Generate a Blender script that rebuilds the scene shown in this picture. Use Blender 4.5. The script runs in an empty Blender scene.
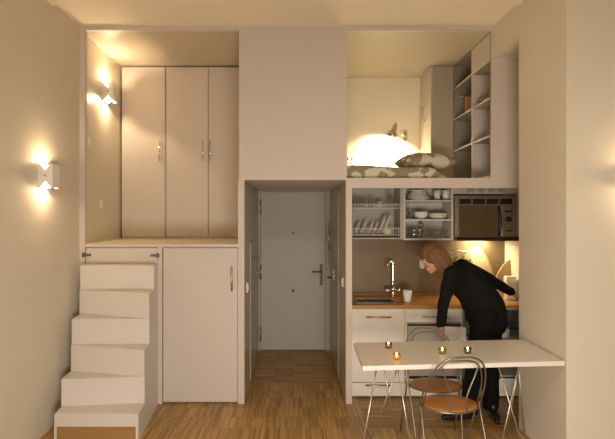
import bpy, bmesh, math, random
from mathutils import Vector, Matrix, noise

random.seed(7)
sc = bpy.context.scene
col = sc.collection
PI = math.pi

# ------------------------------------------------------------------ camera, world, light, exposure
S, D, X0, Y0, EYE = 105.7, 4.3, 293.0, 219.0, 1.75
cam_data = bpy.data.cameras.new('camera')
cam_data.sensor_fit = 'HORIZONTAL'
cam_data.sensor_width = 36.0
cam_data.lens = S * D / 615.0 * 36.0
cam_data.shift_x = (307.5 - X0) / 615.0
cam_data.shift_y = -(219.5 - Y0) / 615.0
cam_data.clip_start = 0.05
cam = bpy.data.objects.new('camera', cam_data)
cam.location = (0, 0, EYE)
cam.rotation_euler = (PI / 2, 0, 0)
col.objects.link(cam)
sc.camera = cam

world = bpy.data.worlds.new('world')
sc.world = world
world.use_nodes = True
world.node_tree.nodes['Background'].inputs[0].default_value = (1.0, 0.80, 0.58, 1)
world.node_tree.nodes['Background'].inputs[1].default_value = 0.10


def area_light(name, loc, target, size, size_y, watts, color):
    l = bpy.data.lights.new(name, 'AREA')
    l.shape = 'RECTANGLE'
    l.size, l.size_y, l.energy, l.color = size, size_y, watts, color
    o = bpy.data.objects.new(name, l)
    o.location = loc
    o.rotation_euler = (Vector(target) - Vector(loc)).to_track_quat('-Z', 'Y').to_euler()
    col.objects.link(o)
    return o


area_light('room_light', (0.35, -0.3, 0.75), (0.35, 4.3, 0.25), 1.3, 0.8, 98, (1.0, 0.885, 0.755))
area_light('ceiling_lamp_light', (0.6, 0.9, 3.36), (0.6, 0.9, 0), 0.45, 0.45, 30, (1.0, 0.89, 0.75))
sc.view_settings.view_transform = 'Standard'
sc.view_settings.look = 'None'
sc.view_settings.exposure = 0.0
sc.view_settings.gamma = 1.0
sc.view_settings.use_curve_mapping = False


def at(px, py, r):
    return Vector(((px - X0) * r / S, D * r, EYE - (py - Y0) * r / S))


# ------------------------------------------------------------------ materials
MATS = {}


def mat(name, color, rough=0.5, metal=0.0, emit=None, emit_strength=0.0, trans=0.0, ior=1.45, noise_amt=0.0, noise_scale=20.0,
        bump=0.0, bump_scale=60.0, coat=0.0, color2=None, stretch=(1, 1, 1)):
    if name in MATS:
        return MATS[name]
    m = bpy.data.materials.new(name)
    m.use_nodes = True
    nt = m.node_tree
    b = nt.nodes['Principled BSDF']
    b.inputs['Base Color'].default_value = (*color, 1)
    b.inputs['Roughness'].default_value = rough
    b.inputs['Metallic'].default_value = metal
    b.inputs['IOR'].default_value = ior
    b.inputs['Transmission Weight'].default_value = trans
    b.inputs['Coat Weight'].default_value = coat
    if emit:
        b.inputs['Emission Color'].default_value = (*emit, 1)
        b.inputs['Emission Strength'].default_value = emit_strength
    tc = nt.nodes.new('ShaderNodeTexCoord')
    mp = nt.nodes.new('ShaderNodeMapping')
    mp.inputs['Scale'].default_value = stretch
    nt.links.new(tc.outputs['Object'], mp.inputs['Vector'])
    if noise_amt > 0:
        n = nt.nodes.new('ShaderNodeTexNoise')
        n.inputs['Scale'].default_value = noise_scale
        n.inputs['Detail'].default_value = 4
        nt.links.new(mp.outputs[0], n.inputs['Vector'])
        mx = nt.nodes.new('ShaderNodeMix')
        mx.data_type = 'RGBA'
        c2 = color2 or tuple(c * (1 - noise_amt) for c in color)
        mx.inputs['A'].default_value = (*color, 1)
        mx.inputs['B'].default_value = (*c2, 1)
        nt.links.new(n.outputs['Fac'], mx.inputs['Factor'])
        nt.links.new(mx.outputs['Result'], b.inputs['Base Color'])
    if bump > 0:
        n2 = nt.nodes.new('ShaderNodeTexNoise')
        n2.inputs['Scale'].default_value = bump_scale
        n2.inputs['Detail'].default_value = 3
        nt.links.new(mp.outputs[0], n2.inputs['Vector'])
        bp = nt.nodes.new('ShaderNodeBump')
        bp.inputs['Strength'].default_value = bump
        bp.inputs['Distance'].default_value = 0.01
        nt.links.new(n2.outputs['Fac'], bp.inputs['Height'])
        nt.links.new(bp.outputs['Normal'], b.inputs['Normal'])
    MATS[name] = m
    return m


PLASTER = mat('plaster', (0.72, 0.655, 0.545), 0.85, noise_amt=0.05, noise_scale=3, bump=0.06, bump_scale=40)
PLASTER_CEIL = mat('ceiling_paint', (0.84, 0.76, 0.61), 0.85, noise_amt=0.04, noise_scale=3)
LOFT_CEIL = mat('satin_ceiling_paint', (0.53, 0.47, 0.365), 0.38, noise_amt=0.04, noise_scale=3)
LACQUER = mat('white_lacquer', (0.63, 0.565, 0.515), 0.5, noise_amt=0.03, noise_scale=5)
SATIN = mat('satin_wall_paint', (0.66, 0.60, 0.47), 0.33, noise_amt=0.04, noise_scale=4)
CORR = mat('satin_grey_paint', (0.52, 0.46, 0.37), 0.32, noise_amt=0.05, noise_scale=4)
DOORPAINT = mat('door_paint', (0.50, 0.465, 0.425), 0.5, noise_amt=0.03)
STAIRW = mat('stair_white', (0.70, 0.655, 0.61), 0.5, noise_amt=0.03, noise_scale=4)
CABW = mat('cabinet_white', (0.84, 0.80, 0.73), 0.4, noise_amt=0.02)
CABSHADED = mat('cabinet_white_shaded', (0.62, 0.59, 0.53), 0.5, noise_amt=0.02)  # cabinet white darkened: shade inside the cabinet is put into the colour
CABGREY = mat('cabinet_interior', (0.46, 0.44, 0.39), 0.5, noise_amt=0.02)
WHITEP = mat('white_plastic', (0.82, 0.80, 0.74), 0.4)
STEEL = mat('brushed_steel', (0.62, 0.60, 0.56), 0.32, 1.0, noise_amt=0.1, noise_scale=60)
CHROME = mat('chrome', (0.80, 0.79, 0.76), 0.10, 1.0)
DARKM = mat('dark_metal', (0.06, 0.055, 0.05), 0.4, 0.6)
BRASS = mat('brass', (0.50, 0.40, 0.22), 0.35, 1.0)
DULL = mat('dull_steel', (0.16, 0.15, 0.13), 0.55, 0.3)
BLACKP = mat('black_plastic', (0.012, 0.012, 0.012), 0.35)
SPLASH = mat('taupe_metal_splashback', (0.19, 0.135, 0.078), 0.45, 0.2, noise_amt=0.06, noise_scale=6)
WOODTOP = mat('oak_worktop', (0.56, 0.29, 0.085), 0.32, noise_amt=0.5, noise_scale=14, color2=(0.36, 0.165, 0.045), stretch=(0.6, 6, 6))
PLINTHW = mat('brown_plinth_wood', (0.42, 0.235, 0.085), 0.5, noise_amt=0.25, noise_scale=16, stretch=(0.3, 3, 3))
SEATW = mat('orange_veneer', (0.72, 0.31, 0.065), 0.30, noise_amt=0.25, noise_scale=9, stretch=(5, .6, 5), coat=0.25)
CERAMIC = mat('cream_ceramic', (0.74, 0.68, 0.58), 0.3)
CERAMICW = mat('white_ceramic', (0.84, 0.82, 0.78), 0.25)


def thin_glass(name, tint, gloss=0.12, rough=0.05, base=.10):
    m = bpy.data.materials.new(name)
    m.use_nodes = True
    nt = m.node_tree
    nt.nodes.remove(nt.nodes['Principled BSDF'])
    t = nt.nodes.new('ShaderNodeBsdfTransparent')
    t.inputs[0].default_value = (*tint, 1)
    g = nt.nodes.new('ShaderNodeBsdfGlossy')
    g.inputs['Roughness'].default_value = rough
    g.inputs['Color'].default_value = (.9, .9, .88, 1)
    lw = nt.nodes.new('ShaderNodeLayerWeight')
    lw.inputs[0].default_value = gloss
    mx = nt.nodes.new('ShaderNodeMixShader')
    fm = nt.nodes.new('ShaderNodeMath')
    fm.operation = 'MULTIPLY_ADD'
    fm.inputs[1].default_value = .55
    fm.inputs[2].default_value = base
    nt.links.new(lw.outputs['Facing'], fm.inputs[0])
    nt.links.new(fm.outputs[0], mx.inputs[0])
    nt.links.new(t.outputs[0], mx.inputs[1])
    nt.links.new(g.outputs[0], mx.inputs[2])
    nt.links.new(mx.outputs[0], nt.nodes['Material Output'].inputs[0])
    MATS[name] = m
    return m


GLASS = thin_glass('clear_glass', (0.965, 0.975, 0.96), .25)
MWGLASS = mat('mirror_dark_glass', (0.24, 0.20, 0.125), 0.12, 0.75)
OVENGLASS = mat('oven_glass', (0.55, 0.53, 0.47), 0.25, 0.35)
PALEWOOD = mat('pale_beech', (0.52, 0.37, 0.18), 0.5, noise_amt=0.2, noise_scale=14, stretch=(4, 4, .5))
BROWNWOOD = mat('brown_wood', (0.36, 0.19, 0.08), 0.5, noise_amt=0.3, noise_scale=14)
SKIN = mat('skin', (0.62, 0.33, 0.22), 0.55, noise_amt=0.08, noise_scale=30)
HAIR = mat('auburn_hair', (0.27, 0.135, 0.055), 0.5, noise_amt=0.6, noise_scale=30, color2=(0.11, 0.05, 0.022), stretch=(3, 8, 1), bump=0.8, bump_scale=70)
BLACKKNIT = mat('black_knit', (0.011, 0.012, 0.010), 0.9, noise_amt=0.3, noise_scale=80, bump=0.25, bump_scale=160)
BLACKKNIT.node_tree.nodes['Principled BSDF'].inputs['Specular IOR Level'].default_value = .12
BLACKTROUSER = mat('black_cloth', (0.008, 0.008, 0.008), 0.85, noise_amt=0.2, noise_scale=40)
BLACKTROUSER.node_tree.nodes['Principled BSDF'].inputs['Specular IOR Level'].default_value = .12
SHOE = mat('black_leather', (0.012, 0.011, 0.010), 0.4)
TOWEL = mat('white_cotton', (0.80, 0.78, 0.74), 0.9, bump=0.3, bump_scale=200)
TABLETOP = mat('cream_tabletop', (0.85, 0.81, 0.75), 0.38, noise_amt=0.02)
TABLEEDGE = mat('white_table_edge', (0.86, 0.82, 0.76), 0.4)
BULB = mat('lit_bulb', (1, 0.9, 0.7), 0.5, emit=(1.0, 0.82, 0.55), emit_strength=40)


class Nodes:
    def __init__(self, nt):
        self.nt = nt

    def new(self, t, **k):
        n = self.nt.nodes.new(t)
        for a, v in k.items():
            setattr(n, a, v)
        return n

    def put(self, sock, v):
        if hasattr(v, 'links') or hasattr(v, 'is_linked'):
            self.nt.links.new(v, sock)
        else:
            sock.default_value = v

    def math(self, op, a, b=0.0, c=0.0):
        n = self.new('ShaderNodeMath', operation=op)
        self.put(n.inputs[0], a)
        self.put(n.inputs[1], b)
        self.put(n.inputs[2], c)
        return n.outputs[0]

    def mix(self, f, a, b):
        n = self.new('ShaderNodeMix', data_type='FLOAT')
        self.put(n.inputs[0], f)
        self.put(n.inputs[2], a)
        self.put(n.inputs[3], b)
        return n.outputs[0]

    def mixc(self, f, a, b):
        n = self.new('ShaderNodeMix', data_type='RGBA')
        self.put(n.inputs['Factor'], f)
        self.put(n.inputs['A'], a)
        self.put(n.inputs['B'], b)
        return n.outputs['Result']

    def comb(self, x, y, z=0.0):
        n = self.new('ShaderNodeCombineXYZ')
        self.put(n.inputs[0], x)
        self.put(n.inputs[1], y)
        self.put(n.inputs[2], z)
        return n.outputs[0]

    def white(self, v):
        n = self.new('ShaderNodeTexWhiteNoise', noise_dimensions='3D')
        self.put(n.inputs['Vector'], v)
        return n.outputs['Value']


def parquet():
    m = bpy.data.materials.new('strip_parquet')
    m.use_nodes = True
    nt = m.node_tree
    b = nt.nodes['Principled BSDF']
    g = Nodes(nt)
    tc = g.new('ShaderNodeTexCoord')
    sx = g.new('ShaderNodeSeparateXYZ')
    nt.links.new(tc.outputs['Object'], sx.inputs[0])
    X, Y = sx.outputs[0], sx.outputs[1]
    kitchen = g.math('MULTIPLY', g.math('GREATER_THAN', X, 0.62), g.math('GREATER_THAN', Y, 3.80))
    deep = g.math('GREATER_THAN', Y, 4.863)
    cross = g.math('MAXIMUM', kitchen, deep)
    u = g.mix(cross, X, Y)          # across the strips
    v = g.mix(cross, g.math('SUBTRACT', Y, 3.805), X)          # along the strips
    row = g.math('FLOOR', g.math('DIVIDE', v, 0.21))
    us = g.math('DIVIDE', g.math('ADD', u, g.math('MULTIPLY', row, 0.0053)), 0.0135)
    strip = g.math('FLOOR', us)
    rnd = g.white(g.comb(strip, row, cross))
    panel = g.white(g.comb(g.math('FLOOR', g.math('DIVIDE', u, 0.108)), row, 3.0))
    n = g.new('ShaderNodeTexNoise')
    n.inputs['Scale'].default_value = 12
    nt.links.new(g.comb(g.math('MULTIPLY', u, 9), v, rnd), n.inputs['Vector'])
    val = g.math('ADD', g.math('MULTIPLY', rnd, 0.50), g.math('ADD', g.math('MULTIPLY', panel, g.mix(cross, 0.20, 0.06)), g.math('MULTIPLY', n.outputs[0], 0.26)))
    c = g.mixc(val, (0.165, 0.082, 0.020, 1), (0.72, 0.46, 0.155, 1))
    fr = g.math('FRACT', us)
    gap = g.math('LESS_THAN', fr, 0.06)
    fv = g.math('FRACT', g.math('DIVIDE', v, 0.21))
    gap2 = g.math('LESS_THAN', fv, 0.012)
    c = g.mixc(g.math('MULTIPLY', g.math('MAXIMUM', gap, gap2), 0.5), c, (0.07, 0.035, 0.014, 1))
    nt.links.new(c, b.inputs['Base Color'])
    b.inputs['Roughness'].default_value = 0.42
    return m


def duvet_mat():
    m = bpy.data.materials.new('olive_white_leaf_print')
    m.use_nodes = True
    nt = m.node_tree
    b = nt.nodes['Principled BSDF']
    g = Nodes(nt)
    tc = g.new('ShaderNodeTexCoord')
    vo = g.new('ShaderNodeTexVoronoi', voronoi_dimensions='3D', feature='F1')
    vo.inputs['Scale'].default_value = 14.5
    vo.inputs['Randomness'].default_value = 0.8
    nt.links.new(tc.outputs['Object'], vo.inputs['Vector'])
    sp_ = g.new('ShaderNodeSeparateColor')
    nt.links.new(vo.outputs['Color'], sp_.inputs[0])
    f = g.math('GREATER_THAN', sp_.outputs[0], 0.5)
    c = g.mixc(f, (0.34, 0.29, 0.17, 1), (0.70, 0.66, 0.56, 1))
    nt.links.new(c, b.inputs['Base Color'])
    b.inputs['Roughness'].default_value = 0.85
    return m


PARQUET = parquet()
PRINT = duvet_mat()


# ------------------------------------------------------------------ mesh helpers
def new():
    return bmesh.new()


def box(bm, x0, x1, y0, y1, z0, z1, bev=0.0):
    r = bmesh.ops.create_cube(bm, size=1.0)
    vs = r['verts']
    for v in vs:
        v.co.x = x0 if v.co.x < 0 else x1
        v.co.y = y0 if v.co.y < 0 else y1
        v.co.z = z0 if v.co.z < 0 else z1
    if bev > 0:
        es = list({e for v in vs for e in v.link_edges})
        bmesh.ops.bevel(bm, geom=es, offset=bev, segments=2, affect='EDGES', profile=0.5)
    return bm


def prism(bm, poly, depth_vec, bev=0.0):
    """extrude a planar polygon (list of Vectors) by a vector"""
    poly = [Vector(p) for p in poly]
    a = [bm.verts.new(p) for p in poly]
    b = [bm.verts.new(p + Vector(depth_vec)) for p in poly]
    n = len(poly)
    fs = [bm.faces.new(a), bm.faces.new(list(reversed(b)))]
    for i in range(n):
        fs.append(bm.faces.new([a[i], b[i], b[(i + 1) % n], a[(i + 1) % n]]))
    bmesh.ops.recalc_face_normals(bm, faces=fs)
    if bev > 0:
        es = list({e for f in fs for e in f.edges})
        bmesh.ops.bevel(bm, geom=es, offset=bev, segments=2, affect='EDGES', profile=0.5)
    return bm


def smooth_path(pts, n=8, closed=False):
    pts = [Vector(p) for p in pts]
    out = []
    m = len(pts)
    rng = range(m if closed else m - 1)
    for i in rng:
        p1, p2 = pts[i], pts[(i + 1) % m]
        p0 = pts[i - 1] if (closed or i > 0) else p1 * 2 - p2
        p3 = pts[(i + 2) % m] if (closed or i + 2 < m) else p2 * 2 - p1
        for k in range(n):
            t = k / n
            out.append(0.5 * ((2 * p1) + (-p0 + p2) * t + (2 * p0 - 5 * p1 + 4 * p2 - p3) * t * t + (-p0 + 3 * p1 - 3 * p2 + p3) * t ** 3))
    if not closed:
        out.append(pts[-1])
    return out


def tube(bm, pts, rad, seg=8, closed=False, smooth=0):
    if smooth:
        pts = smooth_path(pts, smooth, closed)
    pts = [Vector(p) for p in pts]
    n = len(pts)
    rads = rad if isinstance(rad, (list, tuple)) else [rad] * n
    tang = []
    for i in range(n):
        a = pts[i - 1] if (i > 0 or closed) else pts[i]
        b = pts[(i + 1) % n] if (i < n - 1 or closed) else pts[i]
        t = (b - a)
        tang.append(t.normalized() if t.length > 1e-9 else Vector((0, 0, 1)))
    up = Vector((0, 0, 1)) if abs(tang[0].z) < 0.9 else Vector((1, 0, 0))
    nrm = (up - tang[0] * up.dot(tang[0])).normalized()
    rings = []
    for i in range(n):
        nrm = (nrm - tang[i] * nrm.dot(tang[i])).normalized()
        bi = tang[i].cross(nrm)
        rings.append([bm.verts.new(pts[i] + (nrm * math.cos(2 * PI * k / seg) + bi * math.sin(2 * PI * k / seg)) * rads[i]) for k in range(seg)])
    fs = []
    for i in range(n if closed else n - 1):
        A, B = rings[i], rings[(i + 1) % n]
        for k in range(seg):
            fs.append(bm.faces.new([A[k], A[(k + 1) % seg], B[(k + 1) % seg], B[k]]))
    if not closed:
        fs.append(bm.faces.new(list(reversed(rings[0]))))
        fs.append(bm.faces.new(rings[-1]))
    for f in fs:
        f.smooth = True
    bmesh.ops.recalc_face_normals(bm, faces=fs)
    return bm


def lathe(bm, prof, center=(0, 0, 0), seg=24, axis=None, sx=1.0, sy=1.0):
    """profile of (radius, z); closes at the ends when radius is 0"""
    c = Vector(center)
    R = Vector((0, 0, 1)).rotation_difference(Vector(axis)).to_matrix() if axis is not None else Matrix.Identity(3)
    rings = []
    for (r, z) in prof:
        if r <= 1e-6:
            rings.append([bm.verts.new(c + R @ Vector((0, 0, z)))])
        else:
            rings.append([bm.verts.new(c + R @ Vector((r * sx * math.cos(2 * PI * k / seg), r * sy * math.sin(2 * PI * k / seg), z))) for k in range(seg)])
    fs = []
    for A, B in zip(rings, rings[1:]):
        for k in range(seg):
            k2 = (k + 1) % seg
            if len(A) == 1 and len(B) == 1:
                continue
            if len(A) == 1:
                fs.append(bm.faces.new([A[0], B[k2], B[k]]))
            elif len(B) == 1:
                fs.append(bm.faces.new([A[k], A[k2], B[0]]))
            else:
                fs.append(bm.faces.new([A[k], A[k2], B[k2], B[k]]))
    for f in fs:
        f.smooth = True
    bmesh.ops.recalc_face_normals(bm, faces=fs)
    return bm


def ball(bm, c, r, scale=(1, 1, 1), rot=None, sub=2):
    M = Matrix.Translation(Vector(c)) @ (rot.to_4x4() if rot else Matrix.Identity(4)) @ Matrix.Diagonal((*scale, 1))
    r_ = bmesh.ops.create_icosphere(bm, subdivisions=sub, radius=r, matrix=M)
    for v in r_['verts']:
        for f in v.link_faces:
            f.smooth = True
    return bm


def capsule(bm, a, b, ra, rb, flat=None):
    """convex hull of two balls; flat=(axis vector, factor) squashes both"""
    t = new()
    for p, r in ((Vector(a), ra), (Vector(b), rb)):
        res = bmesh.ops.create_icosphere(t, subdivisions=2, radius=r)
        for v in res['verts']:
            if flat:
                ax = Vector(flat[0]).normalized()
                v.co -= ax * v.co.dot(ax) * (1 - flat[1])
            v.co += p
    res = bmesh.ops.convex_hull(t, input=t.verts[:])
    junk = [g for g in res['geom_interior'] if isinstance(g, bmesh.types.BMVert)]
    bmesh.ops.delete(t, geom=junk, context='VERTS')
    me = bpy.data.meshes.new('tmp')
    t.to_mesh(me)
    t.free()
    bm.from_mesh(me)
    bpy.data.meshes.remove(me)
    return bm


def remeshed(bm, voxel, smooth=4, wrinkle=0.0, wscale=10.0):
    me = bpy.data.meshes.new('tmp')
    bm.to_mesh(me)
    bm.free()
    o = bpy.data.objects.new('tmp', me)
    col.objects.link(o)
    md = o.modifiers.new('r', 'REMESH')
    md.mode = 'VOXEL'
    md.voxel_size = voxel
    ms = o.modifiers.new('s', 'SMOOTH')
    ms.iterations = smooth
    ms.factor = 0.5
    dg = bpy.context.evaluated_depsgraph_get()
    out = new()
    out.from_object(o, dg)
    bpy.data.objects.remove(o)
    bpy.data.meshes.remove(me)
    out.normal_update()
    for f in out.faces:
        f.smooth = True
    if wrinkle > 0:
        for v in out.verts:
            v.co += v.normal * wrinkle * noise.noise(v.co * wscale)
        out.normal_update()
    return out


OFF = {}


def obj(name, bm, m, parent=None, label=None, smooth=None):
    me = bpy.data.meshes.new(name)
    if parent is not None:
        off = OFF.get(parent.name, Vector())
    else:
        xs = [v.co for v in bm.verts]
        lo = Vector([min(c[i] for c in xs) for i in range(3)])
        hi = Vector([max(c[i] for c in xs) for i in range(3)])
        off = Vector(((lo.x + hi.x) / 2, (lo.y + hi.y) / 2, lo.z))
    bmesh.ops.translate(bm, verts=bm.verts[:], vec=-off)
    bm.to_mesh(me)
    bm.free()
    me.materials.append(m)
    o = bpy.data.objects.new(name, me)
    col.objects.link(o)
    OFF[o.name] = off.copy()
    if parent is not None:
        o.parent = parent
    else:
        o.location = off
    if label:
        o['label'] = label
    return o


def tag(o, label, cat, group=None, kind=None):
    o['label'] = label
    o['category'] = cat
    if group:
        o['group'] = group
    if kind:
        o['kind'] = kind
    return o


def thing(name, loc, label, cat, group=None):
    o = bpy.data.objects.new(name, None)
    o.empty_display_size = 0.05
    col.objects.link(o)
    o.location = loc
    OFF[o.name] = Vector(loc)
    return tag(o, label, cat, group)


def struct(name, bm, m, label=None, cat='wall'):
    """setting piece: origin stays at the world origin so procedural coordinates are world ones"""
    me = bpy.data.meshes.new(name)
    bm.to_mesh(me)
    bm.free()
    me.materials.append(m)
    o = bpy.data.objects.new(name, me)
    col.objects.link(o)
    o['kind'] = 'structure'
    o['label'] = label or name.replace('_', ' ')
    o['category'] = cat
    OFF[o.name] = Vector()
    return o


def dup(root, loc=None, rotz=None, label=None, group=None, parent=None):
    c = root.copy()
    col.objects.link(c)
    if parent is not None:
        c.parent = parent
        c.matrix_parent_inverse = root.matrix_parent_inverse.copy()
    if loc is not None:
        c.location = loc
    if rotz is not None:
        c.rotation_euler = (0, 0, rotz)
    if label:
        c['label'] = label
    if group:
        c['group'] = group
    for ch in list(root.children):
        dup(ch, parent=c)
    return c


def fx(px, r=1.0):
    return (px - X0) * r / S


def fz(py, r=1.0):
    return EYE - (py - Y0) * r / S


# ================================================================== THE SETTING
YF = D            # front plane of the loft joinery
CE, CL = 3.576, 3.54
YB = 1.41 * D     # entrance door plane
# floor
struct('floor', box(new(), -2.3, 3.6, -2.6, 6.4, -0.1, 0.0), PARQUET, 'warm brown strip parquet floor', 'floor')
# ceiling
b = new()
box(b, -2.2, 3.6, -2.6, 0.8866 * D, CL, 3.75)
box(b, -2.2, 2.6, 0.8866 * D, YF + 0.02, CE, 3.75)
struct('ceiling', b, PLASTER_CEIL, 'cream plaster ceiling with a shallow step near the loft', 'ceiling')
b = new()
box(b, -2.2, 2.6, YF + 0.02, 6.4, CL, 3.75)
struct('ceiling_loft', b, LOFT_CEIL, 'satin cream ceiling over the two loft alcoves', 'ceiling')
# walls
struct('wall_left', box(new(), -2.22, -2.02, -2.6, YF + 0.0, -0.05, 3.75), PLASTER, 'cream plaster wall on the left carrying the wall lamp')
struct('wall_left_alcove', box(new(), -2.22, -2.02, YF, 6.4, -0.05, 3.75), SATIN, 'satin beige side wall inside the upper left alcove')
XP = 1.895
b = new()
box(b, XP, 3.6, 0.733 * D, 0.8866 * D, -0.05, 3.75)
box(b, XP, 2.36, 0.8866 * D, YF, fz(57.8), 3.75)
struct('wall_right', b, PLASTER, 'cream plaster pier on the right with a deep niche over the kitchen')
struct('wall_kitchen_right', box(new(), 2.34, 2.5, 0.8866 * D, 5.9, -0.05, 3.75), PLASTER, 'cream side wall at the right end of the kitchen')
# loft joinery front
b = new()
T = 0.045
def panel(x0, x1, y0, y1, t=T, r=1.0, d=0.0):
    box(b, fx(x0), fx(x1), YF + d, YF + d + t, fz(y1), fz(y0))
panel(79.3, 85, 25.0, 404)
panel(85, 239, 25.0, 30)
panel(239, 347, 25.0, 180)
panel(238, 244.3, 180, 404)
panel(346, 352, 188, 404)
panel(347, 491.5, 25.0, 30)
panel(491.5, 541, 25.0, 178, .015)
panel(347, 541, 178, 188)
panel(346, 347, 180, 188)
panel(85, 238, 244, 247.2)
panel(157.6, 162, 247.2, 404)
struct('wall_front', b, LACQUER, 'white lacquered front of the loft with four openings')
# loft floors
struct('floor_alcove', box(new(), -2.02, -0.50, YF + T, 6.1, 1.45, fz(244)), mat('cream_platform', (0.80, 0.68, 0.50), 0.4, noise_amt=0.03), 'white platform floor of the upper left alcove', 'floor')
struct('floor_bed', box(new(), -0.45, 2.34, YF + T, 6.1, fz(180), fz(178)), LACQUER, 'white platform under the loft bed', 'floor')
# inner walls
struct('wall_alcove_back', box(new(), -2.02, -0.455, 6.1, 6.3, 0, CL), SATIN, 'back wall of the upper left alcove')
struct('wall_alcove_right', box(new(), -0.50, -0.455, YF + T, 6.1, fz(180), CL), SATIN, 'side wall between the two loft alcoves')
struct('wall_bed_back', box(new(), -0.45, 2.34, 1.34 * D, 1.34 * D + 0.1, fz(178), CL), mat('bright_white_plaster', (0.90, 0.83, 0.68), 0.85, noise_amt=.02, noise_scale=3), 'cream wall behind the loft bed')
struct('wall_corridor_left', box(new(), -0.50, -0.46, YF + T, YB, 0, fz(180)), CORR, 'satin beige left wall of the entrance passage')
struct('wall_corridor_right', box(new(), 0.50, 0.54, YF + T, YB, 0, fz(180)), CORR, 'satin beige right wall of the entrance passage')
struct('wall_splashback', box(new(), 0.56, 2.34, 1.168 * D, 1.168 * D + 0.06, 0, fz(180)), SPLASH, 'taupe metal splashback behind the kitchen worktop')
# entrance door wall
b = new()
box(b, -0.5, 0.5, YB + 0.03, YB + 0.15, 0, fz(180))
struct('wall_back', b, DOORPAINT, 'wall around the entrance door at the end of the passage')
b = new()
xl, xr = fx(260.5, 1.41), fx(325.5, 1.41)
box(b, -0.46, xl, YB - 0.01, YB + 0.03, 0, fz(180))
box(b, xr, 0.5, YB - 0.01, YB + 0.03, 0, fz(180))
box(b, xl, xr, YB - 0.01, YB + 0.03, fz(191.8, 1.41), fz(180))
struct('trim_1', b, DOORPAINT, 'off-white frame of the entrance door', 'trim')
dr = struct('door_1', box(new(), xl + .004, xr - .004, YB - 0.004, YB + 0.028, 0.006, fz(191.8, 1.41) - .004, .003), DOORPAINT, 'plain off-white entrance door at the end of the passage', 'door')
b = new()
p = at(321.3, 275, 1.405)
box(b, p.x - .02, p.x + .02, YB - .012, YB - .003, fz(285, 1.41), fz(264, 1.41), .003)
hp = obj('handle_plate', b, DULL, dr)
b = new()
z = fz(271.5, 1.41)
tube(b, [(p.x, YB - .01, z), (p.x, YB - .055, z), (p.x - .02, YB - .06, z), (p.x - .12, YB - .06, z)], .009, 8)
obj('lever', b, DULL, hp)
obj('peephole', lathe(new(), [(0, 0), (.013, 0), (.013, .008), (0, .008)], (fx(293, 1.41), YB - .004, fz(232.5, 1.41)), 14, (0, -1, 0)), BRASS, dr)
obj('knob', lathe(new(), [(0, 0), (.012, 0), (.016, .015), (.012, .025), (0, .027)], (fx(293, 1.41), YB - .004, fz(290.5, 1.41)), 14, (0, -1, 0)), DARKM, dr)
for yy0, yy1 in ((200, 214), (265, 279), (327, 340)):
    b = new()
    tube(b, [(xl + .002, YB - .02, fz(yy1, 1.41)), (xl + .002, YB - .02, fz(yy0, 1.41))], .012, 8)
    obj('hinge', b, BRASS, dr)


def bar_handle(name, p0, p1, out, mat_, parent, rad=.006):
    """round bar between p0 and p1 held off its door by two short posts along vector out"""
    p0, p1, out = Vector(p0), Vector(p1), Vector(out)
    b = new()
    tube(b, [p0 + out, p1 + out], rad, 8)
    d = (p1 - p0)
    for t in (.12, .88):
        q = p0 + d * t
        tube(b, [q, q + out], rad * .8, 8)
    return obj(name, b, mat_, parent)


# ================================================================== PASSAGE FITTINGS
t = thing('cupboard_door', (-0.46, 5.2, 0), 'low beige cupboard door with steel bar handle on left wall of the entrance passage', 'cupboard door')
p_ = obj('door_panel', box(new(), -0.46, -0.452, 4.86, 5.98, 0.02, fz(219 + 23.6, 1.13), .002), CORR, t)
bar_handle('handle', (-0.452, 5.45, fz(275, 1.27)), (-0.452, 5.45, fz(256, 1.27)), (.04, 0, 0), STEEL, p_, .007)
t = thing('bathroom_door', (0.5, 5.3, 0), 'beige door with long steel grip set in right wall of the entrance passage', 'door')
p_ = obj('door_panel', box(new(), 0.492, 0.5, 4.95, 5.98, 0.01, 2.04, .002), CORR, t)
bar_handle('handle', (0.492, 5.66, fz(249, 1.32)), (0.492, 5.66, fz(227, 1.32)), (-.045, 0, 0), STEEL, p_, .010)
bar_handle('handle', (0.492, 5.70, fz(263, 1.33)), (0.492, 5.70, fz(250.5, 1.33)), (-.045, 0, 0), STEEL, p_, .006)
b = new()
z = fz(276.5, 1.3)
box(b, .484, .492, 5.50, 5.56, z - .03, z + .10, .003)
l_ = obj('lock', b, STEEL, p_)
b = new()
tube(b, [(.49, 5.53, z), (.43, 5.53, z), (.42, 5.5, z), (.42, 5.42, z)], .009, 8)
obj('lever', b, DARKM, l_)
for (px, py0, py1, sx_, lab) in ((244.3, 282, 292, -1, 'white light switch just inside left edge of the passage'), (343, 277, 286, 1, 'white light switch just inside right edge of the passage')):
    t = thing('light_switch', (0, 0, 0), lab, 'switch', 'passage light switches')
    zz0, zz1 = fz(py1, 1.06), fz(py0, 1.06)
    xw = -0.46 if sx_ < 0 else 0.5
    obj('switch_plate', box(new(), min(xw, xw - sx_ * .012), max(xw, xw - sx_ * .012), 4.50, 4.58, zz0, zz1, .003), WHITEP, t)
    obj('rocker', box(new(), min(xw - sx_ * .012, xw - sx_ * .018), max(xw - sx_ * .012, xw - sx_ * .018), 4.515, 4.565, zz0 + .02, zz1 - .02, .002), WHITEP, t)

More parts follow.
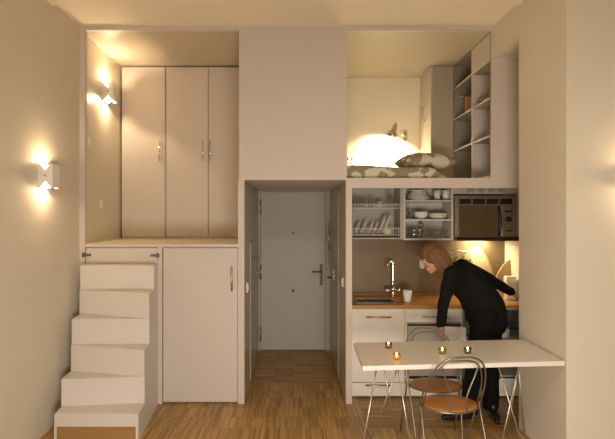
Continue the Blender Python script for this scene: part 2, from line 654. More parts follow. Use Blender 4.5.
# ================================================================== WALL LAMPS
def make_sconce(label):
    root = thing('wall_lamp', (0, 0, 0), label, 'wall lamp', 'bow-tie wall lamps')
    w, h, d = .056, .094, .115
    b = new()
    th = .003
    box(b, 0, .004, -w, w, -h, h)
    box(b, d - th, d, -w, w, -h, h)
    for s in (-1, 1):
        y = s * w - (th if s > 0 else 0)
        # side plate with a V cut top and bottom: left strip, right strip, waist
        poly = [(0.004, y, -h), (.016, y, -h), (.0575, y, -.046), (.099, y, -h), (d - th, y, -h), (d - th, y, h), (.099, y, h), (.0575, y, .046), (.016, y, h), (.004, y, h)]
        if s > 0:
            poly = [(.004, y, -h), (.036, y, -h), (.0575, y, -.068), (.079, y, -h), (d - th, y, -h), (d - th, y, h), (.079, y, h), (.0575, y, .068), (.036, y, h), (.004, y, h)]
        prism(b, poly, (0, th, 0))
    obj('housing', b, WHITEP, root)
    b = new()
    tube(b, [(.0575, 0, -.05), (.0575, 0, .05)], .011, 10)
    obj('bulb', b, BULB, root)
    b = new()
    lathe(b, [(0, 0), (.006, 0), (.006, .004), (0, .005)], (.0575, -w, 0), 10, (0, -1, 0))
    obj('screw', b, DARKM, root, 'dark screw head')
    return root


def lamp_light(name, loc, watts, rad=.02, color=(1, .72, .42)):
    l = bpy.data.lights.new(name, 'POINT')
    l.energy, l.color, l.shadow_soft_size = watts, color, rad
    o = bpy.data.objects.new(name, l)
    o.location = loc
    col.objects.link(o)
    return o


s1 = make_sconce('white bow-tie wall lamp on the left room wall beside the stairs')
s1.location = (-2.02, D * .85, 2.094)
s2 = dup(s1, (-2.02, D * 1.132, 3.10), 0, 'white bow-tie wall lamp high on side wall of the upper left alcove')
s3 = dup(s1, (2.42, D * .733, 2.05), -PI / 2, 'white bow-tie wall lamp on the right pier at the right edge of the room')
for s_, wv in ((s1, 17), (s2, 44), (s3, 17)):
    off = Vector((.0575, 0, 0))
    off.rotate(s_.rotation_euler)
    for dz in (.052, -.052):
        lamp_light('wall_lamp_light', s_.location + off + Vector((0, 0, dz)), wv * .5, .012)

# ================================================================== STAIRS
LX = lambda r: -1.937 + (r - .96) / (.829 - .96) * .063
RX = lambda r: -1.264 + (r - .961) / (.829 - .961) * .050
st = thing('staircase', (-1.6, 3.9, 0), 'white boxy paddle staircase climbing to the upper left alcove', 'stairs')
tr = [(.221, .829, .829), (.442, .861, .878), (.663, .910, .876), (.884, .914, .919), (1.104, .958, .917), (1.325, .963, .961)]
zb = .119
yb = YF - .008
b = new()
prev = zb
for z, rl, rr in tr:
    poly = [(LX(rl), rl * D, prev), (RX(rr), rr * D, prev), (RX(.998), yb, prev), (LX(.998), yb, prev)]
    prism(b, poly, (0, 0, z - prev), .003)
    prev = z
# side cheeks down to the floor
for f_, s_ in ((LX, 1), (RX, -1)):
    poly = [(f_(.829), .829 * D, 0), (f_(.829) + s_ * .02, .829 * D, 0), (f_(.998) + s_ * .02, yb, 0), (f_(.998), yb, 0)]
    prism(b, poly, (0, 0, zb))
obj('steps', b, STAIRW, st)
b = new()
poly = [(LX(.829) + .022, .8305 * D, 0), (RX(.829) - .022, .8305 * D, 0), (RX(.829) - .022, .8305 * D + .02, 0), (LX(.829) + .022, .8305 * D + .02, 0)]
prism(b, poly, (0, 0, zb))
obj('plinth', b, PLINTHW, st, 'brown wooden plinth board under the bottom step')

# panel above the stairs, with two latches
t = thing('hatch_panel', (fx(121), YF, 1.0), 'white panel with two small metal latches above the top stair', 'panel')
p_ = obj('panel', box(new(), fx(85.6), fx(157), YF + .006, YF + .03, .4, fz(247.8), .003), LACQUER, t)
for (xa, xb, y_) in ((82, 91, 254.9), (150.5, 159.5, 255.4)):
    b = new()
    box(b, fx(xa), fx(xb), YF - .006, YF + .006, fz(y_ + 1.1), fz(y_ - 1.1), .002)
    xm = xa + 1.8 if xa < 100 else xb - 1.8
    box(b, fx(xm - 1.5), fx(xm + 1.5), YF - .012, YF - .0, fz(y_ + 2.2), fz(y_ - 2.2), .002)
    obj('latch', b, DULL, p_)

# cupboard under the platform
t = thing('storage_cupboard', (fx(200), YF + .3, 0), 'tall white storage cupboard under the alcove with one bar-handled door', 'cupboard')
b = new()
box(b, fx(162.3), fx(162.3) + .018, YF + .05, YF + .6, 0, 1.44)
box(b, fx(237.7) - .018, fx(237.7), YF + .05, YF + .6, 0, 1.44)
box(b, fx(162.3) + .018, fx(237.7) - .018, YF + .58, YF + .6, 0, 1.44)
box(b, fx(162.3) + .018, fx(237.7) - .018, YF + .05, YF + .58, 1.42, 1.44)
box(b, fx(162.3) + .018, fx(237.7) - .018, YF + .05, YF + .58, 0, .018)
obj('body', b, CABW, t)
d_ = obj('door', box(new(), fx(162.7), fx(237.4), YF + .012, YF + .034, fz(402.3), fz(247.9), .003), LACQUER, t)
bar_handle('handle', (fx(232), YF + .012, fz(291)), (fx(232), YF + .012, fz(267)), (0, -.03, 0), STEEL, d_, .009)

# ================================================================== WARDROBES
RW = 1.235
YW = RW * D
zf = fz(244)
def wardrobe(xs, label, hands):
    x0_, x1_ = xs[0], xs[-1]
    t = thing('wardrobe', ((x0_ + x1_) / 2, YW + .3, zf), label, 'wardrobe', 'alcove wardrobes')
    ztop = CL - .012
    b = new()
    box(b, x0_, x0_ + .018, YW + .022, YW + .6, zf, ztop)
    box(b, x1_ - .018, x1_, YW + .022, YW + .6, zf, ztop)
    box(b, x0_ + .018, x1_ - .018, YW + .58, YW + .6, zf, ztop)
    box(b, x0_ + .018, x1_ - .018, YW + .022, YW + .58, ztop - .018, ztop)
    box(b, x0_ + .018, x1_ - .018, YW + .03, YW + .58, zf, zf + .045)
    obj('body', b, CABW, t)
    for (a, c), hx in zip(zip(xs, xs[1:]), hands):
        d_ = obj('door', box(new(), a + .003, c - .003, YW, YW + .02, fz(236.2, RW), ztop - .004, .003), LACQUER, t)
        bar_handle('handle', (hx, YW, fz(161.5, RW)), (hx, YW, fz(141, RW)), (0, -.032, 0), CHROME, d_, .0085)
    return t
wardrobe([fx(121.5, RW), fx(165.2, RW)], 'narrow white wardrobe with one door at left end of the alcove', [fx(160, RW)])
wardrobe([fx(166, RW), fx(208.3, RW), fx(250, RW)], 'white wardrobe with two doors and paired bar handles in the alcove', [fx(203.2, RW), fx(210.5, RW)])

def wall_plate(name, x, y0, y1, z0, z1, nx, label, cat, rocker=True):
    t = thing(name, (x, (y0 + y1) / 2, z0), label, cat)
    xs = sorted((x, x + nx * .010))
    obj('plate', box(new(), xs[0], xs[1], y0, y1, z0, z1, .003), WHITEP, t)
    if rocker:
        xs = sorted((x + nx * .010, x + nx * .015))
        m_ = .02
        obj('rocker', box(new(), xs[0], xs[1], y0 + m_ * .6, y1 - m_ * .6, z0 + m_, z1 - m_, .002), WHITEP, t)
    return t
wall_plate('wall_switch', -2.02, 4.43, 4.52, fz(146.5, 1.04), fz(136.5, 1.04), 1, 'square white switch plate near front edge of the alcove side wall', 'switch')
wall_plate('wall_socket', -2.02, 4.75, 4.80, fz(208.5, 1.11), fz(199.5, 1.11), 1, 'small white socket low on side wall of the alcove', 'socket')

# ================================================================== BED LOFT
zbed = fz(178)
t = thing('bed_cabinet', (1.8, 5.5, zbed), 'tall white cabinet with side handle at the head of loft bed', 'cabinet')
b = new()
box(b, 1.632, 1.872, 1.235 * D, 1.235 * D + .02, zbed, CL - .004, .002)
box(b, 1.632, 2.30, 1.335 * D - .02, 1.335 * D, zbed, CL - .004)
box(b, 2.28, 2.30, 1.235 * D + .02, 1.335 * D - .02, zbed, CL - .004)
box(b, 1.872, 2.30, 1.255 * D - .02, 1.255 * D, zbed, CL - .004)
box(b, 1.632, 2.28, 1.255 * D, 1.335 * D - .02, CL - .024, CL - .004)
box(b, 1.632, 2.28, 1.255 * D, 1.335 * D - .02, zbed, zbed + .02)
obj('body', b, mat('shaded_white_side', (0.47, 0.41, 0.33), 0.5, noise_amt=0.03), t)  # white cabinet body; the shade on its front is painted into this colour
d_ = obj('door', box(new(), 1.61, 1.63, 1.235 * D, 1.337 * D, zbed + .004, CL - .008, .002), LACQUER, t)
bar_handle('handle', (1.61, 1.287 * D, fz(123, 1.287)), (1.61, 1.287 * D, fz(106, 1.287)), (-.032, 0, 0), STEEL, d_, .007)

SHADEDBOARD = mat('shaded_white_board', (0.31, 0.275, 0.22), 0.5, noise_amt=0.03)  # white bookcase: shade of the compartments is mixed into this darker colour
bc = thing('bookcase', (2.0, 4.8, zbed), 'built-in white bookcase with open compartments beside the loft bed', 'bookcase')
XB0, XB1 = 1.875, 2.16
yb0, ybd, yb1 = YF + .018, 1.108 * D, 1.235 * D - .002
zt = CL - .004
b = new()
box(b, XB1, XB1 + .015, yb0, yb1, zbed, zt)
box(b, XB0, XB1, yb0, yb0 + .012, zbed, zt)
box(b, XB0, XB1, yb1 - .018, yb1, zbed, zt)
box(b, XB0, XB1, yb0 + .018, yb1 - .018, zt - .018, zt)
box(b, XB0, XB1, yb0 + .018, yb1 - .018, zbed, zbed + .03)
obj('carcass', b, SHADEDBOARD, bc)
obj('divider', box(new(), XB0 + .003, XB1, ybd - .01, ybd + .01, zbed + .03, zt - .018), LACQUER, bc)
obj('front_edge', box(new(), XB0 - .001, XB0 + .003, ybd - .01, ybd + .01, zbed + .03, zt - .018), LACQUER, bc, 'pale front edge of the divider')
obj('filler_panel', box(new(), XB0 + .001, XB0 + .017, yb0 + .018, ybd - .01, 3.276, zt - .018), LACQUER, bc)
for (ya, yc) in ((yb0 + .018, ybd - .01), (ybd + .01, yb1 - .018)):
    for z in (2.543, 2.905, 3.266):
        sf = obj('shelf', box(new(), XB0 + .003, XB1, ya, yc, z - .009, z + .009), SHADEDBOARD, bc)
        obj('front_edge', box(new(), XB0, XB0 + .003, ya, yc, z - .009, z + .009), LACQUER, sf, 'pale front edge')  # strip left light, painting lamplight on the edge against the shaded shelf

# things on the shelves
fr = thing('picture_frame', (1.955, 4.98, 2.915), 'orange picture frame leaning in far bookcase compartment', 'picture frame')
b = new()
w, h, q = .075, .205, .018
box(b, -w, w, 0, .012, 0, q, .002); box(b, -w, w, 0, .012, h - q, h, .002)
box(b, -w, -w + q, 0, .012, q, h - q, .002); box(b, w - q, w, 0, .012, q, h - q, .002)
Rm = Matrix.Translation((1.955, 4.98, 2.916)) @ Matrix.Rotation(math.radians(-32), 4, 'Z') @ Matrix.Rotation(math.radians(-13), 4, 'X')
bmesh.ops.transform(b, matrix=Rm, verts=b.verts[:])
obj('frame', b, mat('orange_wood', (0.62, 0.19, 0.03), 0.4, noise_amt=.2), fr)
b = new(); box(b, -w + q, w - q, .005, .009, q, h - q)
bmesh.ops.transform(b, matrix=Rm, verts=b.verts[:])
obj('photo', b, mat('photo_print', (0.55, 0.45, 0.36), 0.4, noise_amt=.9, noise_scale=22, color2=(0.05, 0.04, 0.035)), fr)
b = new()
c_ = Vector((1.93, 5.13, 2.914))
lathe(b, [(0, 0), (.03, 0), (.03, .006), (.006, .01), (.005, .2), (0, .2)], c_, 14)
tube(b, [c_ + Vector((0, 0, .2)), c_ + Vector((-.02, 0, .225)), c_ + Vector((-.05, 0, .22))], .005, 8, smooth=4)
tag(obj('photo_clip_stand', b, CHROME), 'thin metal clip stand behind the orange picture frame', 'stand')
t = thing('flower_bowl', (1.93, 1.085 * D, 2.914), 'small brown bowl of cream dried flowers on near bookcase shelf', 'bowl')
c_ = Vector((1.935, 1.08 * D, 2.914))
obj('bowl', lathe(new(), [(0, 0), (.025, 0), (.05, .035), (.047, .035), (.022, .006), (0, .006)], c_, 18), BROWNWOOD, t)
b = new()
for i in range(16):
    a = i * 2.4
    rr = .038 * math.sqrt((i + .5) / 16)
    ball(b, c_ + Vector((rr * math.cos(a), rr * math.sin(a), .045 + .02 * (1 - rr / .038) + random.uniform(-.004, .006))), .014, sub=1)
obj('flowers', b, mat('cream_petals', (0.62, 0.52, 0.34), 0.8), t)
b = new(); box(b, 1.90, 2.03, YF + T + .025, YF + T + .05, 2.553, 2.77, .003)
tag(obj('book', b, mat('dark_red_cover', (0.10, 0.03, 0.02), 0.5)), 'dark red book standing at near end of a bookcase shelf', 'book')
b = new(); lathe(b, [(0, 0), (.018, 0), (.022, .03), (.012, .045), (.012, .06), (0, .06)], (1.90, ybd + .05, 2.5525), 14)
tag(obj('trinket_jar', b, DARKM), 'tiny dark jar on middle shelf beside bookcase divider', 'jar')

# bed
bed = thing('bed', (.5, 5.0, zbed), 'loft bed with olive and white leaf print bedding', 'bed')
obj('mattress', box(new(), -.38, 1.38, YF + .19, 5.66, zbed, zbed + .07, .03), TOWEL, bed)
def duvet():
    b = new()
    nx, ny = 90, 70
    x0_, x1_, y0_, y1_ = -.40, 1.50, YF + .085, 5.68
    g = {}
    for i in range(nx + 1):
        for j in range(ny + 1):
            u, v = i / nx, j / ny
            x, y = x0_ + (x1_ - x0_) * u, y0_ + (y1_ - y0_) * v
            ex = min(1, (1 - u) / .09); ey = min(1, v / .06); el = min(1, u / .05)
            puff = (1 - (1 - ex) ** 2) * (1 - (1 - ey) ** 2) * (1 - (1 - el) ** 2)
            n_ = noise.noise(Vector((x * 4, y * 4, 0))) * .016 + noise.noise(Vector((x * 11, y * 11, 3))) * .007
            z = zbed + .012 + puff * (.112 + n_ + .012 * math.sin(x * 3))
            g[i, j] = b.verts.new((x, y, z))
    for i in range(nx):
        for j in range(ny):
            f = b.faces.new([g[i, j], g[i + 1, j], g[i + 1, j + 1], g[i, j + 1]])
            f.smooth = True
    # underside skirt
    for v in list(b.verts):
        pass
    r = bmesh.ops.extrude_edge_only(b, edges=[e for e in b.edges if e.is_boundary])
    for v in [q for q in r['geom'] if isinstance(q, bmesh.types.BMVert)]:
        v.co.z = zbed + .004
    return b
obj('duvet', duvet(), PRINT, bed)
def pillow(cx, cy, cz, w, d, h, rotz, tilt):
    b = new()
    n = 28
    for s in (1, -1):
        g = {}
        for i in range(n + 1):
            for j in range(n + 1):
                u, v = i / n * 2 - 1, j / n * 2 - 1
                k = max(0, (1 - abs(u) ** 2.6)) ** .5 * max(0, (1 - abs(v) ** 2.6)) ** .5
                pinch = 1 - .06 * (1 - abs(u)) * 1 * abs(v) - .06 * (1 - abs(v)) * abs(u)
                wr = noise.noise(Vector((u * 3, v * 3, s))) * .012 * k
                g[i, j] = b.verts.new((u * w / 2 * pinch, v * d / 2 * pinch, s * (h / 2 * k + wr)))
        for i in range(n):
            for j in range(n):
                q = [g[i, j], g[i + 1, j], g[i + 1, j + 1], g[i, j + 1]]
                f = b.faces.new(q if s > 0 else q[::-1])
                f.smooth = True
    bmesh.ops.remove_doubles(b, verts=b.verts[:], dist=.0005)
    M = Matrix.Translation((cx, cy, cz)) @ Matrix.Rotation(rotz, 4, 'Z') @ Matrix.Rotation(tilt, 4, 'X')
    bmesh.ops.transform(b, matrix=M, verts=b.verts[:])
    return b
tag(obj('pillow', pillow(1.40, 4.84, zbed + .213, .55, .42, .20, .10, .06), PRINT), 'plump olive and white print pillow lying on the loft bed duvet', 'pillow')

# bed lamp
Yw = 1.34 * D
lm = thing('reading_lamp', (fx(405, 1.33), Yw, fz(136, 1.33)), 'chrome wall reading lamp shining down over the loft bed', 'lamp')
zc = fz(136, 1.33)
xm_ = fx(405.6, 1.33)
obj('wall_plate', box(new(), xm_ - .022, xm_ + .022, Yw - .03, Yw, fz(141, 1.34), fz(131, 1.34), .004), CHROME, lm)
pa = at(401, 130.5, 1.29)
b = new()
tube(b, [(xm_, Yw - .03, zc + .04), (xm_, Yw - .12, zc + .05), (pa.x + .02, Yw - .19, pa.z + .015), (pa.x - .045, pa.y, pa.z)], .006, 8, smooth=5)
tube(b, [(xm_, Yw - .03, zc - .03), (xm_ - .01, Yw - .10, zc - .02), (pa.x, pa.y + .02, pa.z - .035)], .006, 8, smooth=5)
obj('arm', b, CHROME, lm)
ax = Vector((-.27, .20, -1)).normalized()
top = at(395.6, 124.5, 1.29)
b = new()
lathe(b, [(0, -.03), (.009, -.028), (.011, -.005), (.030, 0), (.032, .060), (.040, .075), (.070, .112), (.088, .155), (.086, .155), (.068, .114), (.038, .077), (.028, .055), (0, .045)], top, 24, ax)
sh = obj('lamp_shade', b, CHROME, lm)
obj('bulb', ball(new(), top + ax * .105, .024, sub=2), BULB, sh)
b = new()
tube(b, [(xm_ - .01, Yw - .012, fz(141, 1.34)), (xm_ - .012, Yw - .01, fz(148, 1.34)), (xm_ + .005, Yw - .012, fz(156, 1.34)), (xm_ + .03, Yw - .015, zbed + .22)], .004, 6, smooth=5)
obj('cord', b, WHITEP, lm)
sp = bpy.data.lights.new('reading_lamp_light', 'SPOT')
sp.energy, sp.color, sp.spot_size, sp.spot_blend, sp.shadow_soft_size = 230, (1, .82, .55), math.radians(145), 1.0, .03
so = bpy.data.objects.new('reading_lamp_light', sp)
so.location = top + ax * .135
so.rotation_euler = (Vector((-.12, 1.1, -1))).to_track_quat('-Z', 'Y').to_euler()
col.objects.link(so)
t = thing('double_socket', (fx(350.5, 1.34), Yw, 2.45), 'white double wall socket low on wall behind the loft bed', 'socket')
obj('plate', box(new(), fx(346, 1.34), fx(355.2, 1.34), Yw - .01, Yw, fz(163, 1.34), fz(154, 1.34), .003), WHITEP, t)
for xx in (fx(348.4, 1.34), fx(352.8, 1.34)):
    obj('insert', lathe(new(), [(0, 0), (.02, 0), (.022, .004), (0, .004)], (xx, Yw - .01, fz(158.5, 1.34)), 16, (0, -1, 0)), WHITEP, t)

# ================================================================== KITCHEN
RU = 1.087
YU = RU * D
YS = 1.168 * D
XA, XC, XD, XE = .56, fx(403.2, RU), fx(453.3, RU), 2.34
zu0 = fz(240.2, RU)
ztop = fz(180) - .004
# upper dish-drying cabinet
dc = thing('dish_rack_cabinet', ((XA + XC) / 2, YU + .2, zu0), 'open upper cabinet with two wire dish racks above the sink', 'cabinet')
b = new()
box(b, XA, XA + .018, YU, YS, zu0 + .01, ztop)
box(b, XC - .030, XC - .001, YU, YS, zu0 + .01, ztop)
box(b, XA + .018, XC - .03, YU + .30, YU + .315, zu0 + .01, ztop)
box(b, XA + .018, XC - .03, YU, YU + .30, ztop - .018, ztop)
box(b, XA + .018, XC - .03, YU, YU + .30, zu0 + .012, zu0 + .024)
obj('carcass', b, CABGREY, dc)
WIREW = mat('white_wire', (0.80, 0.77, 0.70), 0.4)
def rack(zl, zh):
    b = new()
    xa, xb = XA + .022, XC - .034
    for yy in (YU + .012, YU + .285):
        for zz in (zl, zh):
            tube(b, [(xa, yy, zz), (xb, yy, zz)], .004, 6)
        n = 21
        for i in range(n):
            xx = xa + (xb - xa) * (i + .5) / n
            tube(b, [(xx, yy, zl), (xx, yy, zh)], .0025, 5)
    for i in range(21):
        xx = xa + (xb - xa) * (i + .5) / 21
        tube(b, [(xx, YU + .012, zl), (xx, YU + .285, zl)], .0022, 5)
    for xx in (xa, xb):
        tube(b, [(xx, YU + .012, zh), (xx, YU + .285, zh)], .004, 6)
        tube(b, [(xx, YU + .012, zl), (xx, YU + .285, zl)], .004, 6)
    return b
zr1, zr2 = fz(208.3, RU), fz(235.2, RU)
obj('wire_rack', rack(zr1, fz(204.3, RU)), WIREW, dc)
obj('wire_rack', rack(zr2, fz(228.3, RU)), WIREW, dc)

def tumbler(name, px, zb_, rad, h, label, y=None, m=GLASS, group=None, taper=.88, r=1.10):
    """open glass or cup"""
    y = y or YU + .08
    x = fx(px, y / D)
    b = new()
    t_ = .003
    lathe(b, [(0, 0), (rad * taper, 0), (rad, h), (rad - t_, h), (rad * taper - t_, .008), (0, .008)], (x, y, zb_), 20)
    return tag(obj(name, b, m), label, 'glass' if m is GLASS else 'cup', group)
zt1 = zr1 + .003
tumbler('drinking_glass', 354.6, zt1, .036, .10, 'clear drinking glass at left end of the upper wire rack', group='glasses on the upper wire rack')
tumbler('drinking_glass', 362, zt1, .036, .10, 'clear drinking glass second from left on the upper wire rack', group='glasses on the upper wire rack')
tumbler('drinking_glass', 370.8, zt1, .036, .10, 'clear drinking glass third from left on the upper wire rack', group='glasses on the upper wire rack')
tumbler('cup', 379.5, zt1, .030, .07, 'small cream cup standing between glasses on the upper wire rack', m=CERAMIC)
tumbler('tall_glass', 389, zt1, .024, .155, 'tall narrow glass on the upper wire rack', group=None)
tumbler('stem_glass', 395.5, zt1, .030, .11, 'clear glass at right end of the upper wire rack')

def rack_plate(px, lean, rad, label):
    x = fx(px, RU + .03)
    t_ = new()
    lathe(t_, [(0, 0), (rad * .55, 0), (rad, .016), (rad, .021), (rad * .55, .006), (0, .006)], (0, 0, 0), 28)
    M = Matrix.Translation((x, YU + .15, zr2 + .004)) @ Matrix.Rotation(lean, 4, 'Y') @ Matrix.Translation((0, 0, rad)) @ Matrix.Rotation(PI / 2, 4, 'Y')
    bmesh.ops.transform(t_, matrix=M, verts=t_.verts[:])
    mz = min(v.co.z for v in t_.verts)
    bmesh.ops.translate(t_, verts=t_.verts[:], vec=(0, 0, zr2 + .0032 - mz))
    return tag(obj('plate', t_, CERAMIC), label, 'plate', 'plates in the lower wire rack')
order = ['leftmost', 'second from left', 'third from left', 'fourth from left', 'fifth from left', 'sixth and rightmost']
for i, (px, rad) in enumerate(((352.5, .085), (358.5, .090), (366, .080), (371, .080), (375.5, .118), (379.5, .122))):
    rack_plate(px, math.radians(24), rad, 'cream plate leaning in the lower wire rack, ' + order[i] + ' of six')
tumbler('cup', 387.5, zr2 + .003, .034, .085, 'cream cup upside down right of plates in the lower wire rack', m=CERAMIC, taper=1.12)

# upper shelf cabinet
shc = thing('shelf_cabinet', ((XC + XD) / 2, YU + .2, zu0), 'open white upper cabinet of crockery left of the microwave', 'cabinet')
b = new()
box(b, XC + .001, XC + .022, YU - .004, YS, zu0, ztop)
box(b, XD - .022, XD - .001, YU - .004, YS, zu0, ztop)
box(b, XC + .022, XD - .022, YU + .30, YU + .315, zu0, ztop)
box(b, XC + .022, XD - .022, YU - .004, YU + .30, ztop - .02, ztop)
box(b, XC + .022, XD - .022, YU - .004, YU + .30, zu0, zu0 + .018)
obj('carcass', b, CABSHADED, shc)
zs = [zu0 + .018]
for yy in (219.9, 200.8):
    z = fz(yy, RU)
    obj('shelf', box(new(), XC + .022, XD - .022, YU + .002, YU + .30, z - .008, z + .008), CABSHADED, shc)
    zs.append(z + .008)
ym = YU + .12
rm_ = ym / D
def plate_flat(cx, cy, z, rad, label, group, h=.018, name='plate', m=CERAMICW):
    b = new()
    lathe(b, [(0, 0), (rad * .6, 0), (rad, h), (rad, h + .004), (rad * .6, .006), (0, .006)], (cx, cy, z), 28)
    return tag(obj(name, b, m), label, 'plate', group)
cx = fx(418, rm_)
z = zs[2]
for i, rad in enumerate((.125, .122, .11, .10, .092, .086)):
    nm = ['widest plate at bottom of pile on the top cabinet shelf', 'second plate from bottom of pile on the top cabinet shelf', 'third plate from bottom of pile on the top cabinet shelf',
          'fourth plate from bottom of pile on the top cabinet shelf', 'fifth plate from bottom of pile on the top cabinet shelf', 'topmost plate of pile on the top cabinet shelf'][i]
    plate_flat(cx + .004 * math.sin(i * 2), ym, z + i * .0195 if i < 2 else z + .0405 + (i - 2) * .0175, rad, 'white ' + nm, 'plates on the top shelf', h=.013 if i < 2 else .011)
tumbler('cup', 437, zs[2], .040, .105, 'white cup nearest the plates on the top cabinet shelf', y=ym, m=CERAMICW, taper=.72)
tumbler('cup', 445.6, zs[2], .040, .105, 'white cup at right end of the top cabinet shelf', y=ym, m=CERAMICW, taper=.72)
tumbler('tall_glass', 406.8, zs[1], .026, .125, 'tall clear glass at left of the middle cabinet shelf', y=YU + .06)
tumbler('drinking_glass', 411, zs[1], .026, .085, 'short clear glass beside white bowl on the middle cabinet shelf', y=YU + .09)
def bowl(cx, cy, z, rad, h, label, m, name='bowl', group=None):
    b = new()
    k = .004
    lathe(b, [(0, 0), (rad * .5, 0), (rad * .86, h * .4), (rad, h), (rad - k, h), (rad * .84 - k, h * .42), (rad * .48, .008), (0, .008)], (cx, cy, z), 28)
    return tag(obj(name, b, m), label, 'bowl', group)
bowl(fx(420.8, rm_), ym, zs[1], .078, .078, 'deep white bowl in middle of the middle cabinet shelf', CERAMICW)
cx = fx(437.7, rm_)
for i, l_ in enumerate(('bottom', 'second', 'topmost')):
    bowl(cx, ym, zs[1] + i * .0135, .094 + .004 * i, .034, 'shallow white dish, %s of a pile on the middle cabinet shelf' % l_, CERAMIC, 'dish', 'shallow dishes on the middle shelf')
tumbler('drinking_glass', 406.5, zs[0], .028, .11, 'clear glass at left of the bottom cabinet shelf', y=YU + .06, group='glasses on the bottom shelf')
tumbler('drinking_glass', 410.5, zs[0], .028, .11, 'clear glass behind at left of the bottom cabinet shelf', y=YU + .16, group='glasses on the bottom shelf')
def lidded(px, y, z, h, label):
    x = fx(px, y / D)
    t = thing('spice_jar', (x, y, z), label, 'jar', 'steel-lidded spice jars')
    obj('jar', lathe(new(), [(0, 0), (.026, 0), (.026, h * .62), (.022, h * .7), (.019, h * .7), (.023, h * .6), (.023, .004), (0, .004)], (x, y, z), 18), GLASS, t)
    obj('lid', lathe(new(), [(.0, h * .68), (.024, h * .7), (.025, h * .88), (.018, h * .97), (0, h)], (x, y, z), 18), CHROME, t, 'domed steel lid')
    return t
lidded(414.0, YU + .07, zs[0], .095, 'glass jar with steel dome lid, left of a front pair on bottom shelf')
lidded(420.0, YU + .07, zs[0], .095, 'glass jar with steel dome lid, right of a front pair on bottom shelf')
lidded(421.2, YU + .17, zs[0], .165, 'taller steel-topped glass jar behind the pair on bottom shelf')
bowl(fx(437.5, rm_), ym, zs[0], .105, .085, 'large clear glass bowl at right of the bottom cabinet shelf', GLASS, 'glass_bowl')

# bulkhead above microwave with slots
bk = thing('vent_panel', ((XD + XE) / 2, YU, 2.0), 'grey panel with four slots above the microwave', 'panel')
zv0 = fz(194, 1.08)
b = new()
box(b, XD + .002, XE - .002, YU, YS, zv0 + .002, ztop)
obj('panel', b, CABGREY, bk)
for i in range(4):
    xa = fx(467.2 + i * 10.2, RU)
    obj('slot', box(new(), xa, xa + fx(X0 + 7.4, RU), YU - .002, YU + .0, fz(191.7, RU), fz(188.6, RU)), mat('slot_grey', (0.28, 0.25, 0.22), .6), bk)
tag(obj('filler_strip', box(new(), fx(517, 1.085), XE - .002, YU, YU + .02, zu0 + .01, zv0), CABGREY), 'narrow grey filler strip right of the microwave', 'panel')

# microwave
RM = 1.075
YM = RM * D
mw = thing('microwave', (fx(485, RM), YM + .2, 1.55), 'steel over-worktop microwave with dark mirrored door', 'microwave')
mx0, mx1 = XD + .004, fx(516.2, RM)
mz0, mz1 = fz(237, RM), fz(195.5, RM)
obj('body', box(new(), mx0 + .004, mx1 - .004, YM + .02, YS - .002, mz0, mz1, .004), STEEL, mw)
MWSTEEL = mat('warm_steel', (0.36, 0.31, 0.24), 0.36, 0.85, noise_amt=.08, noise_scale=30)
obj('top_band', box(new(), mx0, mx1, YM, YM + .02, fz(205, RM), mz1, .003), MWSTEEL, mw)
for i in range(4):
    xa = fx(459.2 + 13.6 * i, RM)
    xb = fx(471.2 + 13.6 * i, RM)
    b = new()
    box(b, xa, xb, YM - .001, YM + .004, fz(204, RM), fz(198.8, RM))
    for k in range(4):
        zz = fz(203.6 - k * 1.4, RM)
        box(b, xa, xb, YM - .004, YM - .001, zz, zz + .004)
    obj('vent_grille', b, BLACKP, mw)
dd = obj('door', box(new(), mx0, fx(501, RM), YM - .006, YM + .02, mz0, fz(205.3, RM), .003), MWSTEEL, mw)
obj('window', box(new(), fx(458.6, RM), fx(496, RM), YM - .009, YM - .006, mz0 + .008, fz(206, RM)), MWGLASS, dd)
b = new()
xh = fx(498.3, RM)
tube(b, [(xh, YM - .005, fz(235.6, RM)), (xh, YM - .03, fz(231, RM)), (xh, YM - .042, fz(221, RM)), (xh, YM - .03, fz(211, RM)), (xh, YM - .005, fz(206.6, RM))], .017, 10, smooth=6)
obj('handle', b, BLACKP, dd)
cp = obj('control_panel', box(new(), fx(501.3, RM), mx1, YM - .006, YM + .02, mz0, fz(205.3, RM), .003), MWSTEEL, mw)
obj('display', box(new(), fx(504.4, RM), fx(511.8, RM), YM - .008, YM - .006, fz(212.6, RM), fz(210, RM)), mat('display_dark', (.01, .02, .012), .3, emit=(.10, .30, .12), emit_strength=.03), cp)
b = new()
lathe(b, [(0, 0), (.032, 0), (.03, .018), (.024, .022), (0, .022)], (fx(507.9, RM), YM - .006, fz(219.4, RM)), 24, (0, -1, 0))
obj('knob', b, BLACKP, cp)
for k, (yy, n_) in enumerate(((214.8, 3), (224.4, 3), (227.6, 3), (234, 2))):
    for i in range(n_):
        xx = 504.6 + i * 3.2
        obj('button', lathe(new(), [(0, 0), (.007, 0), (.006, .003), (0, .003)], (fx(xx, RM), YM - .006, fz(yy, RM)), 10, (0, -1, 0)), DARKM if not (k == 3 and i == 0) else mat('red_led', (.4, .03, .02), .4, emit=(1, .08, .03), emit_strength=.15), cp)
obj('button', box(new(), fx(504.4, RM), fx(511.8, RM), YM - .008, YM - .006, fz(231.4, RM), fz(230, RM)), BLACKP, cp)
hd = obj('hood_base', box(new(), mx0 + .002, XE - .03, YM - .03, YU - .005, fz(240.8, RM), mz0 - .001, .004), BLACKP, mw)
obj('lamp_glass', box(new(), fx(468, 1.12), fx(492, 1.12), 4.86, 4.98, fz(240.8, RM) - .003, fz(240.8, RM)), mat('lit_lamp_glass', (1, .9, .7), .5, emit=(1, .82, .45), emit_strength=12), hd)
hl = area_light('hood_light', (fx(480, 1.15), 4.93, fz(240.8, RM) - .006), (fx(478, 1.15), 5.0, .9), .20, .06, 5, (1, .82, .45))
